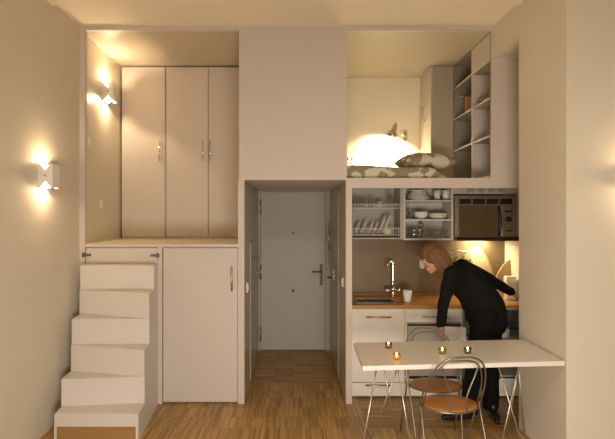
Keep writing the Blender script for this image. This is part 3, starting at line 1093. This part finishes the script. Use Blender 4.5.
hs = bpy.data.lights.new('hood_spot', 'SPOT')
hs.energy, hs.color, hs.spot_size, hs.spot_blend, hs.shadow_soft_size = 42, (1, .86, .50), math.radians(60), .25, .012
ho_ = bpy.data.objects.new('hood_spot', hs)
ho_.location = (fx(479, 1.145), 4.90, fz(240.8, RM) - .012)
ho_.rotation_euler = Vector((.02, .55, -1)).to_track_quat('-Z', 'Y').to_euler()
col.objects.link(ho_)

# worktop with sink cut-out
YC = 1.03 * D
zw0, zw1 = fz(308.7, 1.03), fz(305.5, 1.03)
sxa, sxb = .655, 1.035
sya, syb = 4.555, 4.80
b = new()
box(b, XA + .002, XE - .002, YC, sya, zw0, zw1)
box(b, XA + .002, XE - .002, syb, YS - .002, zw0, zw1)
box(b, XA + .002, sxa, sya, syb, zw0, zw1)
box(b, sxb, XE - .002, sya, syb, zw0, zw1)
box(b, XA + .002, XE - .002, YS - .02, YS - .002, zw1, zw1 + .022)
tag(obj('worktop', b, WOODTOP), 'long honey brown wooden kitchen worktop with low upstand', 'worktop')
# sink
b = new()
m_ = .018
for (xa, xb, ya, yc) in ((sxa - m_, sxb + m_, sya - m_, sya + .006), (sxa - m_, sxb + m_, syb - .006, syb + m_), (sxa - m_, sxa + .006, sya, syb), (sxb - .006, sxb + m_, sya, syb)):
    box(b, xa, xb, ya, yc, zw1 + .0005, zw1 + .006, .002)
zb_ = zw1 - .16
box(b, sxa + .002, sxb - .002, sya + .002, syb - .002, zb_ - .003, zb_)
box(b, sxa + .002, sxa + .005, sya + .002, syb - .002, zb_, zw1 + .003)
box(b, sxb - .005, sxb - .002, sya + .002, syb - .002, zb_, zw1 + .003)
box(b, sxa + .005, sxb - .005, sya + .002, sya + .005, zb_, zw1 + .003)
box(b, sxa + .005, sxb - .005, syb - .005, syb - .002, zb_, zw1 + .003)
sk = thing('kitchen_sink', ((sxa + sxb) / 2, (sya + syb) / 2, zb_), 'inset steel sink basin in the worktop under dish racks', 'sink')
obj('basin', b, STEEL, sk)
obj('drain', lathe(new(), [(0, 0), (.035, 0), (.035, .003), (.02, .004), (0, .002)], ((sxa + sxb) / 2, (sya + syb) / 2, zb_), 20), CHROME, sk)
# faucet
fa = thing('kitchen_tap', (fx(392.5, 1.135), 1.135 * D, zw1), 'tall chrome mixer tap with hooked spout behind the sink', 'tap')
fxx, fy = fx(392.8, 1.135), 1.135 * D
b = new()
lathe(b, [(0, 0), (.028, 0), (.028, .012), (.018, .02), (.016, .07), (.02, .08), (.02, .1), (.012, .11), (0, .11)], (fxx, fy, zw1), 18)
bs = obj('base', b, CHROME, fa)
b = new()
zt_ = fz(262, 1.135)
tube(b, [(fxx, fy, zw1 + .10), (fxx, fy, zt_ - .03), (fxx - .008, fy - .005, zt_ - .005), (fxx - .03, fy - .02, zt_ + .004), (fxx - .06, fy - .05, zt_ - .015), (fxx - .075, fy - .065, zt_ - .08)], .0105, 10, smooth=6)
obj('spout', b, CHROME, fa)
zk = fz(290, 1.135)
for s in (-1, 1):
    b = new()
    tube(b, [(fxx, fy, zk), (fxx + s * .055, fy - .01, zk)], .010, 8)
    lathe(b, [(0, 0), (.02, 0), (.022, .02), (.016, .028), (0, .028)], (fxx + s * .05, fy - .01, zk), 12, (s, -.15, 0))
    tube(b, [(fxx + s * .068, fy - .012, zk - .025), (fxx + s * .068, fy - .012, zk + .025)], .006, 8)
    obj('tap_handle', b, CHROME, fa)
# mug
rmg = .843 * S / 83
b = new()
mc = Vector((fx(407.3, rmg), rmg * D, zw1 + .0005))
lathe(b, [(0, 0), (.030, 0), (.034, .01), (.047, .118), (.044, .118), (.031, .012), (0, .012)], mc, 24)
tag(obj('white_cup', b, CERAMICW), 'tall tapered white cup standing on worktop right of the sink', 'cup')
# socket
t = thing('power_socket', (fx(421.8, 1.168), YS, 1.25), 'white power socket on splashback beside the person\'s face', 'socket')
obj('plate', box(new(), fx(419.6, 1.168), fx(424.3, 1.168), YS - .010, YS, fz(268, 1.168), fz(260, 1.168), .003), WHITEP, t)
obj('insert', lathe(new(), [(0, 0), (.017, 0), (.019, .003), (0, .003)], (fx(422, 1.168), YS - .010, fz(264, 1.168)), 16, (0, -1, 0)), WHITEP, t)
# glass rail and hanging glasses
zrail = fz(250.5, 1.14)
RAILGLASS = thin_glass('bright_glass', (.9, .9, .86), .3, .12, .28)
gr = thing('glass_rail', (1.73, YS - .1, zrail), 'thin chrome rail on splashback holding upside-down wine glasses', 'rail')
b = new()
for yy in (YS - .055, YS - .105):
    tube(b, [(1.60, yy, zrail - .004), (1.96, yy, zrail - .004)], .0035, 6)
for xx in (1.60, 1.96):
    tube(b, [(xx, YS, zrail - .004), (xx, YS - .105, zrail - .004)], .0035, 6)
obj('rods', b, CHROME, gr)
for i, px in enumerate((450.5, 457, 463, 469.3)):
    x = fx(px, (YS - .08) / D)
    b = new()
    lathe(b, [(0, .003), (.034, .0025), (.034, 0), (.005, -.006), (.004, -.065), (.028, -.095), (.034, -.13), (.028, -.165), (.026, -.165), (.032, -.13), (.026, -.098), (0, -.072)], (x, YS - .08, zrail + .0005), 20)
    tag(obj('wine_glass', b, RAILGLASS), 'upside-down wine glass hanging on rail, ' + ('leftmost of four', 'second from left of four', 'third from left of four', 'rightmost of four, by the lit patch')[i], 'wine glass', 'hanging wine glasses')
# cutting boards
def board(name, outline, r, th, m, label):
    b = new()
    pts = [at(x, y, r) for x, y in outline]
    prism(b, pts, (0, th, 0), .004)
    # lean back slightly
    z0_ = min(v.co.z for v in b.verts)
    for v in b.verts:
        v.co.y += (v.co.z - z0_) * .10
        v.co.z += zw1 + .0005 - z0_
    return tag(obj(name, b, m), label, 'chopping board')
board('chopping_board', [(492, 298), (493, 290), (495.5, 281), (500, 272), (505, 265), (509, 261.5), (511.5, 260), (513.5, 261.5), (514.8, 267), (515.4, 276), (515.6, 298)], 1.128, .018, PALEWOOD, 'large pale pointed chopping board leaning in right kitchen corner')
board('chopping_board', [(505, 298), (506, 284), (509, 272), (513, 264.5), (515.5, 264), (517, 268), (518, 276), (518.2, 298)], 1.140, .012, BROWNWOOD, 'darker chopping board just behind the pale pointed one')
# canister
cn = thing('carton', (fx(509.5, 1.105), 1.105 * D, zw1), 'white oblong carton with grey print on worktop near hand', 'carton')
xa, xb = fx(505.2, 1.105), fx(514.6, 1.105)
yc_ = 1.105 * D
obj('box', box(new(), xa, xb, yc_ - .035, yc_ + .035, zw1 + .0005, zw1 + .245, .004), WHITEP, cn)
for k in range(3):
    obj('print_band', box(new(), xa + .012, xb - .012, yc_ - .0362, yc_ - .0352, zw1 + .17 - k * .022, zw1 + .178 - k * .022), mat('grey_print', (.5, .47, .44), .6), cn)
b = new()
box(b, fx(515.3, 1.12), fx(518.6, 1.12), 1.118 * D, 1.118 * D + .012, zw1 + .0005, zw1 + .20, .003)
tag(obj('wooden_slat', b, BROWNWOOD), 'narrow brown wooden slat standing right of the white carton', 'board')

# base cabinets
YBF = YC + .012
zp = fz(397.5, 1.03)
def base_unit(name, xa, xb, label, cat='cabinet'):
    t = thing(name, ((xa + xb) / 2, YBF + .3, 0), label, cat)
    b = new()
    box(b, xa, xa + .018, YBF + .022, YS - .004, .02, zw0)
    box(b, xb - .018, xb, YBF + .022, YS - .004, .02, zw0)
    box(b, xa + .018, xb - .018, YS - .02, YS - .004, .02, zw0)
    box(b, xa + .018, xb - .018, YBF + .022, YS - .02, .13, .148)
    box(b, xa, xb, YBF + .06, YBF + .08, 0, .13)
    obj('body', b, CABW, t)
    return t
X1, X2 = fx(405.3, 1.03), fx(463, 1.03)
su = base_unit('sink_cabinet', XA + .002, X1 - .001, 'white base cabinet under the sink with one wide handled front')
d_ = obj('door', box(new(), XA + .004, X1 - .003, YBF, YBF + .02, fz(382.6, 1.03), zw0 - .004, .002), CABW, su)
bar_handle('handle', (fx(366, 1.03), YBF, fz(317, 1.03)), (fx(391, 1.03), YBF, fz(317, 1.03)), (0, -.028, 0), STEEL, d_, .006)
d_ = obj('plinth_drawer', box(new(), XA + .004, X1 - .003, YBF, YBF + .02, .02, fz(383.3, 1.03), .002), CABW, su)
bar_handle('handle', (fx(365.5, 1.03), YBF, fz(385, 1.03)), (fx(390, 1.03), YBF, fz(385, 1.03)), (0, -.028, 0), STEEL, d_, .006)
ou = base_unit('oven_cabinet', X1 + .001, X2 - .001, 'white base cabinet with drawer above built-in oven, behind far chair')
d_ = obj('drawer', box(new(), X1 + .003, X2 - .003, YBF, YBF + .02, fz(322.8, 1.03), zw0 - .004, .002), CABW, ou)
bar_handle('handle', (fx(421.5, 1.03), YBF, fz(316.4, 1.03)), (fx(448, 1.03), YBF, fz(316.4, 1.03)), (0, -.028, 0), STEEL, d_, .006)
b = new()
zo0, zo1 = .19, fz(323.8, 1.03)
obj('front_frame', box(new(), X1 + .003, X2 - .003, YBF + .004, YBF + .02, .15, zo1, .001), CABW, ou)
ov = obj('oven_door', box(new(), X1 + .022, X2 - .022, YBF - .008, YBF + .004, zo0, zo1 - .004, .002), BLACKP, ou, 'dark framed oven door')
obj('oven_glass', box(new(), X1 + .026, X2 - .026, YBF - .010, YBF - .008, zo0 + .03, zo1 - .022), OVENGLASS, ov)
obj('plinth_drawer', box(new(), X1 + .003, X2 - .003, YBF, YBF + .02, .02, .146, .002), CABW, ou)
nu = thing('open_base_unit', ((X2 + XE) / 2, YBF + .3, 0), 'open base unit with grey sides at right end of the kitchen', 'cabinet')
b = new()
GREYIN = mat('grey_interior', (.42, .43, .40), .5)
box(b, X2 + .001, X2 + .019, YBF, YS - .004, .02, zw0)
box(b, XE - .022, XE - .003, YBF, YS - .004, .02, zw0)
box(b, X2 + .019, XE - .022, YS - .03, YS - .004, .02, zw0)
obj('carcass', b, GREYIN, nu)
zsh = fz(338.5, 1.05)
obj('shelf', box(new(), X2 + .019, XE - .022, YBF + .02, YS - .03, zsh - .018, zsh), GREYIN, nu)
obj('bottom_shelf', box(new(), X2 + .019, XE - .022, YBF + .02, YS - .03, .20, .218), GREYIN, nu)
obj('plinth_panel', box(new(), X2 + .001, XE - .003, YBF, YBF + .018, .02, .19, .002), CABW, nu)
obj('rail', box(new(), X2 + .019, XE - .022, YBF, YBF + .018, zw0 - .012, zw0), CABW, nu)
# crate and pan inside
b = new()
xa, xb, ya, yc_ = X2 + .035, X2 + .30, YBF + .04, YBF + .34
box(b, xa, xb, ya, yc_, zsh + .0005, zsh + .006)
for q_ in ((xa, xa + .005, ya, yc_), (xb - .005, xb, ya, yc_), (xa, xb, ya, ya + .005), (xa, xb, yc_ - .005, yc_)):
    box(b, *q_, zsh + .006, zsh + .19)
cr = tag(obj('plastic_crate', b, mat('pale_blue_plastic', (.42, .50, .52), .4)), 'pale blue plastic crate on shelf of the open base unit', 'crate')
obj('stripe', box(new(), xa - .001, xb + .001, ya - .002, ya, zsh + .03, zsh + .055), mat('cyan_plastic', (.05, .33, .42), .4), cr, 'bright cyan stripe')
pn = thing('saucepan', (fx(503, 1.06), 1.065 * D, zsh), 'cream saucepan with black handle on shelf behind the person', 'saucepan')
pc = Vector((fx(501, 1.07), 1.07 * D, zsh + .0005))
obj('pot', lathe(new(), [(0, 0), (.07, 0), (.078, .012), (.08, .085), (.077, .085), (.074, .014), (0, .006)], pc, 24), CERAMIC, pn)
b = new()
tube(b, [pc + Vector((.072, -.01, .075)), pc + Vector((.12, -.03, .085)), pc + Vector((.19, -.06, .09))], [.009, .014, .016], 8)
obj('pan_handle', b, BLACKP, pn)

# ================================================================== TABLE, TRESTLES, CHAIRS, CANDLES
FL, FR, BR, BL = Vector((.466, .708 * D, 0)), Vector((1.886, .733 * D, 0)), Vector((1.889, .864 * D, 0)), Vector((.484, .842 * D, 0))
ZT = .765
b = new()
prism(b, [p + Vector((0, 0, ZT - .004)) for p in (FL, FR, BR, BL)], (0, 0, .004), .001)
tb = thing('dining_table_top', (1.18, 3.4, .733), 'long cream dining table top with white edge resting on two trestles', 'table top')
obj('surface', b, TABLETOP, tb)
b = new()
prism(b, [p + Vector((0, 0, ZT - .032)) for p in (FL, FR, BR, BL)], (0, 0, .028), .001)
obj('board', b, TABLEEDGE, tb, 'white board edge')
ROD = mat('pale_metal_rod', (.62, .59, .54), .35, .9)
def trestle(label, legs, bar):
    c_ = (Vector(bar[0]) + Vector(bar[1])) / 2
    t = thing('table_trestle', (c_.x, c_.y, 0), label, 'trestle', 'wire table trestles')
    for a, c in legs:
        b = new()
        tube(b, [a, c], .0052, 8)
        obj('leg', b, ROD, t)
    b = new()
    for k in bar[2]:
        tube(b, k, .006, 8)
    obj('top_frame', b, ROD, t)
zt_ = ZT - .032 - .0075
def tp(px, r):
    return Vector((fx(px, r), r * D, zt_))
yl0, yl1 = .722, .838
legsL = [(tp(376.5, yl0), Vector((.44, yl0 * D, .006))), (tp(398, yl0), Vector((.835, yl0 * D, .006))),
         (Vector((.69, yl1 * D, zt_)), Vector((.83, yl1 * D, .006))), (Vector((.886, yl1 * D, zt_)), Vector((.615, yl1 * D - .014, .006)))]
def frame_of(legs):
    n0, n1, f0, f1 = legs[0][0], legs[1][0], legs[2][0], legs[3][0]
    return [(n0, n1), (f0, f1), (n0, f0), (n1, f1)]
trestle('thin wire trestle under left end of the dining table', legsL, (legsL[0][0], legsL[2][0], frame_of(legsL)))
yr0, yr1 = .745, .852
legsR = [(tp(497.6, yr0), Vector((1.665, yr0 * D, .006))), (tp(519, yr0), Vector((1.425, yr0 * D - .014, .006))),
         (Vector((1.80, yr1 * D, zt_)), Vector((1.87, yr1 * D, .006))), (Vector((1.85, yr1 * D - .0, zt_)), Vector((1.71, yr1 * D - .014, .006)))]
trestle('thin wire trestle with crossed legs under right end of the dining table', legsR, (legsR[0][0], legsR[2][0], frame_of(legsR)))

CHAIRM = mat('grey_chair_steel', (.30, .28, .25), .38, .85)
def make_chair(label):
    ch = thing('dining_chair', (0, 0, 0), label, 'chair', 'wire-back dining chairs')
    b = new()
    R_ = .198
    lathe(b, [(0, .447), (R_ - .012, .447), (R_ - .004, .450), (R_ - .004, .456), (R_ - .012, .459), (R_ * .5, .456), (0, .455)], (0, 0, 0), 40, None, 1.0, .8)
    se = obj('seat', b, SEATW, ch)
    b = new()
    tube(b, [(R_ * math.cos(2 * PI * i / 40), R_ * .8 * math.sin(2 * PI * i / 40), .449) for i in range(40)], .0075, 8, closed=True)
    obj('seat_rim', b, CHAIRM, se, 'grey metal rim')
    def hoop(w, top, back):
        pts = []
        for i in range(25):
            a = PI * i / 24
            x = w * math.copysign(abs(math.cos(a)) ** .64, math.cos(a))
            s_ = math.sin(a) ** .82 if math.sin(a) > 0 else 0
            pts.append(Vector((x, -.02 - back * s_, .45 + (top - .45) * s_)))
        return pts
    ho, hi_ = hoop(.218, .845, .205), hoop(.196, .816, .185)
    obj('back_hoop', tube(new(), ho, .0062, 8), CHAIRM, ch)
    obj('back_hoop', tube(new(), hi_, .0052, 8), CHAIRM, ch)
    for s in (-1, 1):
        k = 12 - s * 4
        pt = hi_[k]
        b = new()
        tube(b, [pt, (pt.x * .82, pt.y + .01, .70), (s * .05, -.17, .56), (s * .062, -.150, .452)], .005, 8, smooth=6)
        obj('back_spindle', b, CHAIRM, ch)
        b = new()
        tube(b, [(s * .217, -.02, .47), (s * .214, -.02, .45), (s * .212, -.06, .36), (s * .225, -.19, .006)], .0065, 8, smooth=4)
        obj('leg', b, CHAIRM, ch)
        b = new()
        tube(b, [(s * .196, -.02, .47), (s * .199, -.015, .45), (s * .196, .02, .36), (s * .17, .135, .006)], .0058, 8, smooth=4)
        obj('leg', b, CHAIRM, ch)
    return ch
c1 = make_chair('wire-back chair with orange seat on near side of table, back to viewer')
c1.location = (1.095, .744 * D, 0)
c1.rotation_euler = (0, 0, math.radians(5))
c2 = dup(c1, (1.11, .828 * D, 0), math.radians(180), 'wire-back chair with orange seat on far side of table, facing viewer')

def candle(px, pyb, color, label):
    r = (EYE - ZT) * S / (pyb - Y0)
    p = Vector((fx(px, r), r * D, ZT + .0005))
    t = thing('tealight_holder', p, label, 'candle holder', 'coloured tealight holders')
    m = thin_glass('glass_' + label.split()[0], tuple(c ** .5 for c in color), .3)
    obj('holder', lathe(new(), [(0, 0), (.022, 0), (.026, .006), (.027, .042), (.0235, .042), (.022, .009), (0, .009)], p, 24), m, t)
    obj('candle', lathe(new(), [(0, .0095), (.019, .0095), (.019, .024), (.012, .022), (0, .0225)], p, 18), mat('warm_wax', (.85, .70, .42), .5, emit=(1, .6, .2), emit_strength=.7), t)
    obj('flame', lathe(new(), [(0, .023), (.004, .027), (.005, .033), (.003, .041), (0, .048)], p, 10), mat('flame', (1, .8, .4), .5, emit=(1, .72, .30), emit_strength=30), t)
    lamp_light('candle_light', p + Vector((0, 0, .034)), .10, .008, (1, .6, .25))
candle(388.5, 348.3, (.36, .10, .11), 'red glass tealight holder at left rear of the dining table')
candle(396.7, 359.3, (.95, .55, .07), 'amber glass tealight holder nearest left front edge of table')
candle(442.3, 353.6, (.42, .47, .07), 'green glass tealight holder in middle of the dining table')
candle(467.6, 353.3, (.13, .26, .19), 'teal glass tealight holder rightmost of four on the table')

# ================================================================== PERSON
V = Vector
pe = thing('person', (1.62, 4.02, 0), 'person in black bending left over the worktop end, one arm hanging down', 'person')
pelvis, waist, chest, neck = V((1.735, 4.08, .93)), V((1.645, 4.09, 1.09)), V((1.535, 4.10, 1.21)), V((1.425, 4.10, 1.29))
shN, shF = V((1.385, 3.97, 1.265)), V((1.58, 4.24, 1.31))
elN, wrN = V((1.312, 3.945, 1.04)), V((1.278, 3.93, .835))
elF, wrF = V((1.89, 4.32, 1.165)), V((2.150, 4.46, 1.025))
hipN, hipF = V((1.69, 4.00, .90)), V((1.80, 4.15, .90))
knN, anN = V((1.60, 3.99, .48)), V((1.550, 3.985, .085))
knF, anF = V((1.775, 4.08, .48)), V((1.765, 4.06, .085))
hc = V((1.252, 4.10, 1.392))
f = V((-.88, -.10, -.46)).normalized()
u = V((-.46, 0, .88)); u = (u - f * u.dot(f)).normalized()
sd = f.cross(u).normalized()
Rh = Matrix((sd, f, u)).transposed()
b = new()
def H(a, q, c):
    return hc + sd * a + f * q + u * c
# skull and jaw
ball(b, H(0, -.012, .025), .095, (.82, 1.03, .98), Rh, 3)
ball(b, H(0, .028, -.045), .066, (.86, .85, 1.1), Rh, 3)
ball(b, H(0, .060, -.098), .024, (1.1, .9, .8), Rh, 2)
capsule(b, H(0, .088, .012), H(0, .112, -.032), .010, .014)       # nose
for s in (-1, 1):
    ball(b, H(s * .034, .068, -.020), .026, (1, .7, .9), Rh, 2)    # cheek
    capsule(b, H(s * .016, .083, .030), H(s * .044, .071, .030), .009, .008)   # brow
    ball(b, H(s * .078, -.008, -.012), .026, (.3, .7, 1.15), Rh, 2)  # ear
capsule(b, H(-.018, .083, -.060), H(.018, .083, -.060), .0085, .0085)
capsule(b, H(-.014, .081, -.072), H(.014, .081, -.072), .0085, .0085)
capsule(b, H(0, -.03, -.06), neck + V((0.02, 0, 0)), .052, .060)
# trunk, arms, legs under the clothes
capsule(b, neck, chest, .06, .115); capsule(b, chest, waist, .115, .11); capsule(b, waist, pelvis, .11, .125)
capsule(b, chest, shN, .08, .05); capsule(b, chest, shF, .08, .05)
for a, e, w in ((shN, elN, wrN), (shF, elF, wrF)):
    capsule(b, a, e, .045, .036); capsule(b, e, w, .036, .025)
for h_, k, a in ((hipN, knN, anN), (hipF, knF, anF)):
    capsule(b, pelvis, h_, .11, .08); capsule(b, h_, k, .075, .052); capsule(b, k, a, .05, .036)
# hands
def hand(w, dirv, palm_n, thumb_side, curl, L=.175):
    d = dirv.normalized(); n = palm_n - d * palm_n.dot(d); n.normalize()
    s = d.cross(n).normalized() * thumb_side
    pl = w + d * L * .46
    capsule(b, w - d * .02, w + d * .02, .025, .024)
    for k in (-.026, -.009, .009, .026):
        capsule(b, w + d * .012 + s * k * .7, pl + s * k, .014, .0115)
    for k, ln in ((.027, .068), (.009, .076), (-.009, .070), (-.026, .054)):
        p0 = pl + s * k
        ang = 0
        for j, seg in enumerate((.45, .31, .24)):
            ang += curl[j]
            v = d * math.cos(ang) + n * math.sin(ang)
            p1 = p0 + (v + s * k * 1.2).normalized() * ln * seg
            capsule(b, p0, p1, .0092 - .0008 * j, .0086 - .0008 * j)
            p0 = p1
    t0 = w + d * .025 + s * .022
    t1 = t0 + (d * .6 + s * .7 + n * .25).normalized() * .042
    t2 = t1 + (d * .85 + s * .25 + n * .40).normalized() * .032
    capsule(b, t0, t1, .013, .0105); capsule(b, t1, t2, .0105, .0085)
hand(wrN + V((-.002, -.002, -.005)), V((-.03, -.02, -1)), V((1, .15, 0)), -1, (.55, .6, .5))
hand(wrF + V((.012, .004, -.006)), V((.72, .12, -.42)), V((-.15, .1, -1)), 1, (.25, .45, .35))
body = remeshed(b, .0042, 3)
bo = obj('body', body, SKIN, pe)
# eyes
for s in (-1, 1):
    e_ = new(); ball(e_, H(s * .030, .074, .012), .0125, sub=2)
    eo = obj('eye', e_, mat('eye_white', (.75, .72, .66), .3), bo)
    e_ = new(); ball(e_, H(s * .030, .0835, .011), .0055, sub=1)
    obj('iris', e_, mat('eye_iris', (.06, .04, .03), .2), eo)
# hair: chin-length bob swinging forward
b = new()
ball(b, H(0, -.025, .035), .108, (.90, 1.04, .98), Rh, 3)
ball(b, H(0, -.065, -.02), .088, (1.0, .85, 1.15), Rh, 3)
ball(b, H(0, .05, .085), .055, (1.15, .8, .55), Rh, 3)
for s in (-1, 1):
    capsule(b, H(s * .078, .012, .05), H(s * .092, .005, -.09), .036, .026, flat=(sd, .7))
    capsule(b, H(s * .075, -.045, .05), H(s * .09, -.05, -.12), .045, .03, flat=(sd, .8))
    capsule(b, H(s * .05, -.085, .02), H(s * .055, -.10, -.12), .05, .03)
    for k in range(6):
        q_ = -.085 + k * .018
        capsule(b, H(s * .085, q_, -.04), H(s * (.090 + .008 * math.sin(k * 2.1)), q_ + .012, -.135 + .012 * math.cos(k * 3)), .016, .006)
hr = remeshed(b, .005, 3, .003, 40)
obj('hair', hr, HAIR, pe, 'brown chin-length hair')
# sweater
b = new()
capsule(b, neck + V((.005, 0, -.005)), chest, .078, .150)
capsule(b, chest, waist, .152, .172)
capsule(b, waist, pelvis, .172, .176, flat=((.7, 0, .6), 1.0))
capsule(b, pelvis, pelvis + V((.01, 0, -.10)), .172, .165)
capsule(b, chest + V((-.02, -.03, .02)), shN, .11, .072); capsule(b, chest + V((0, .03, .02)), shF, .11, .072)
capsule(b, shN, elN, .064, .050); capsule(b, elN, wrN + V((0, 0, .01)), .050, .040)
capsule(b, shF, elF, .072, .057); capsule(b, elF, wrF + V((-.02, -.010, .012)), .056, .040)
sw = remeshed(b, .008, 6, .010, 9)
obj('sweater', sw, BLACKKNIT, pe)
# trousers
b = new()
capsule(b, pelvis, hipN, .150, .115); capsule(b, pelvis, hipF, .150, .115)
for h_, k, a in ((hipN, knN, anN), (hipF, knF, anF)):
    capsule(b, h_, k, .112, .084)
    capsule(b, k, a + V((0, 0, -.005)), .084, .070)
tz = remeshed(b, .009, 5, .010, 8)
bmesh.ops.bisect_plane(tz, geom=tz.verts[:] + tz.edges[:] + tz.faces[:], plane_co=(0, 0, .055), plane_no=(0, 0, -1), clear_outer=True)
bmesh.ops.holes_fill(tz, edges=[e for e in tz.edges if e.is_boundary], sides=0)
obj('trousers', tz, BLACKTROUSER, pe)
def shoe(heel, toe):
    heel, toe = V(heel), V(toe)
    d = (toe - heel).normalized()
    b = new()
    capsule(b, heel + d * .035 + V((0, 0, .034)), heel + d * .15 + V((0, 0, .034)), .036, .038)
    capsule(b, heel + d * .15 + V((0, 0, .034)), toe - d * .03 + V((0, 0, .026)), .040, .024)
    capsule(b, heel + d * .045 + V((0, 0, .04)), heel + d * .06 + V((0, 0, .09)), .036, .044)
    o = remeshed(b, .006, 3)
    for v in o.verts:
        v.co.z = max(v.co.z, .001)
    return o
obj('shoe', shoe((1.59, 3.99, 0), (1.28, 3.955, 0)), SHOE, pe)
obj('shoe', shoe((1.785, 4.09, 0), (1.735, 3.84, 0)), SHOE, pe)

# white cloth held in the hanging hand
b = new()
nx, nz = 20, 14
pts = {}
c0 = wrN + V((.025, -.012, -.085))
for i in range(nx + 1):
    for j in range(nz + 1):
        u_, v_ = i / nx, j / nz
        x = c0.x + u_ * .19
        z = c0.z + .075 - .012 * u_ - v_ * (.19 + .02 * u_)
        y = c0.y + .012 * math.sin(u_ * 9 + v_ * 2) * (.3 + u_)
        pts[i, j] = b.verts.new((x, y, z))
for i in range(nx):
    for j in range(nz):
        f_ = b.faces.new([pts[i, j], pts[i + 1, j], pts[i + 1, j + 1], pts[i, j + 1]])
        f_.smooth = True
bmesh.ops.solidify(b, geom=b.faces[:], thickness=.006)
tag(obj('tea_towel', b, TOWEL), 'white tea towel held in the person\'s hanging hand', 'towel')
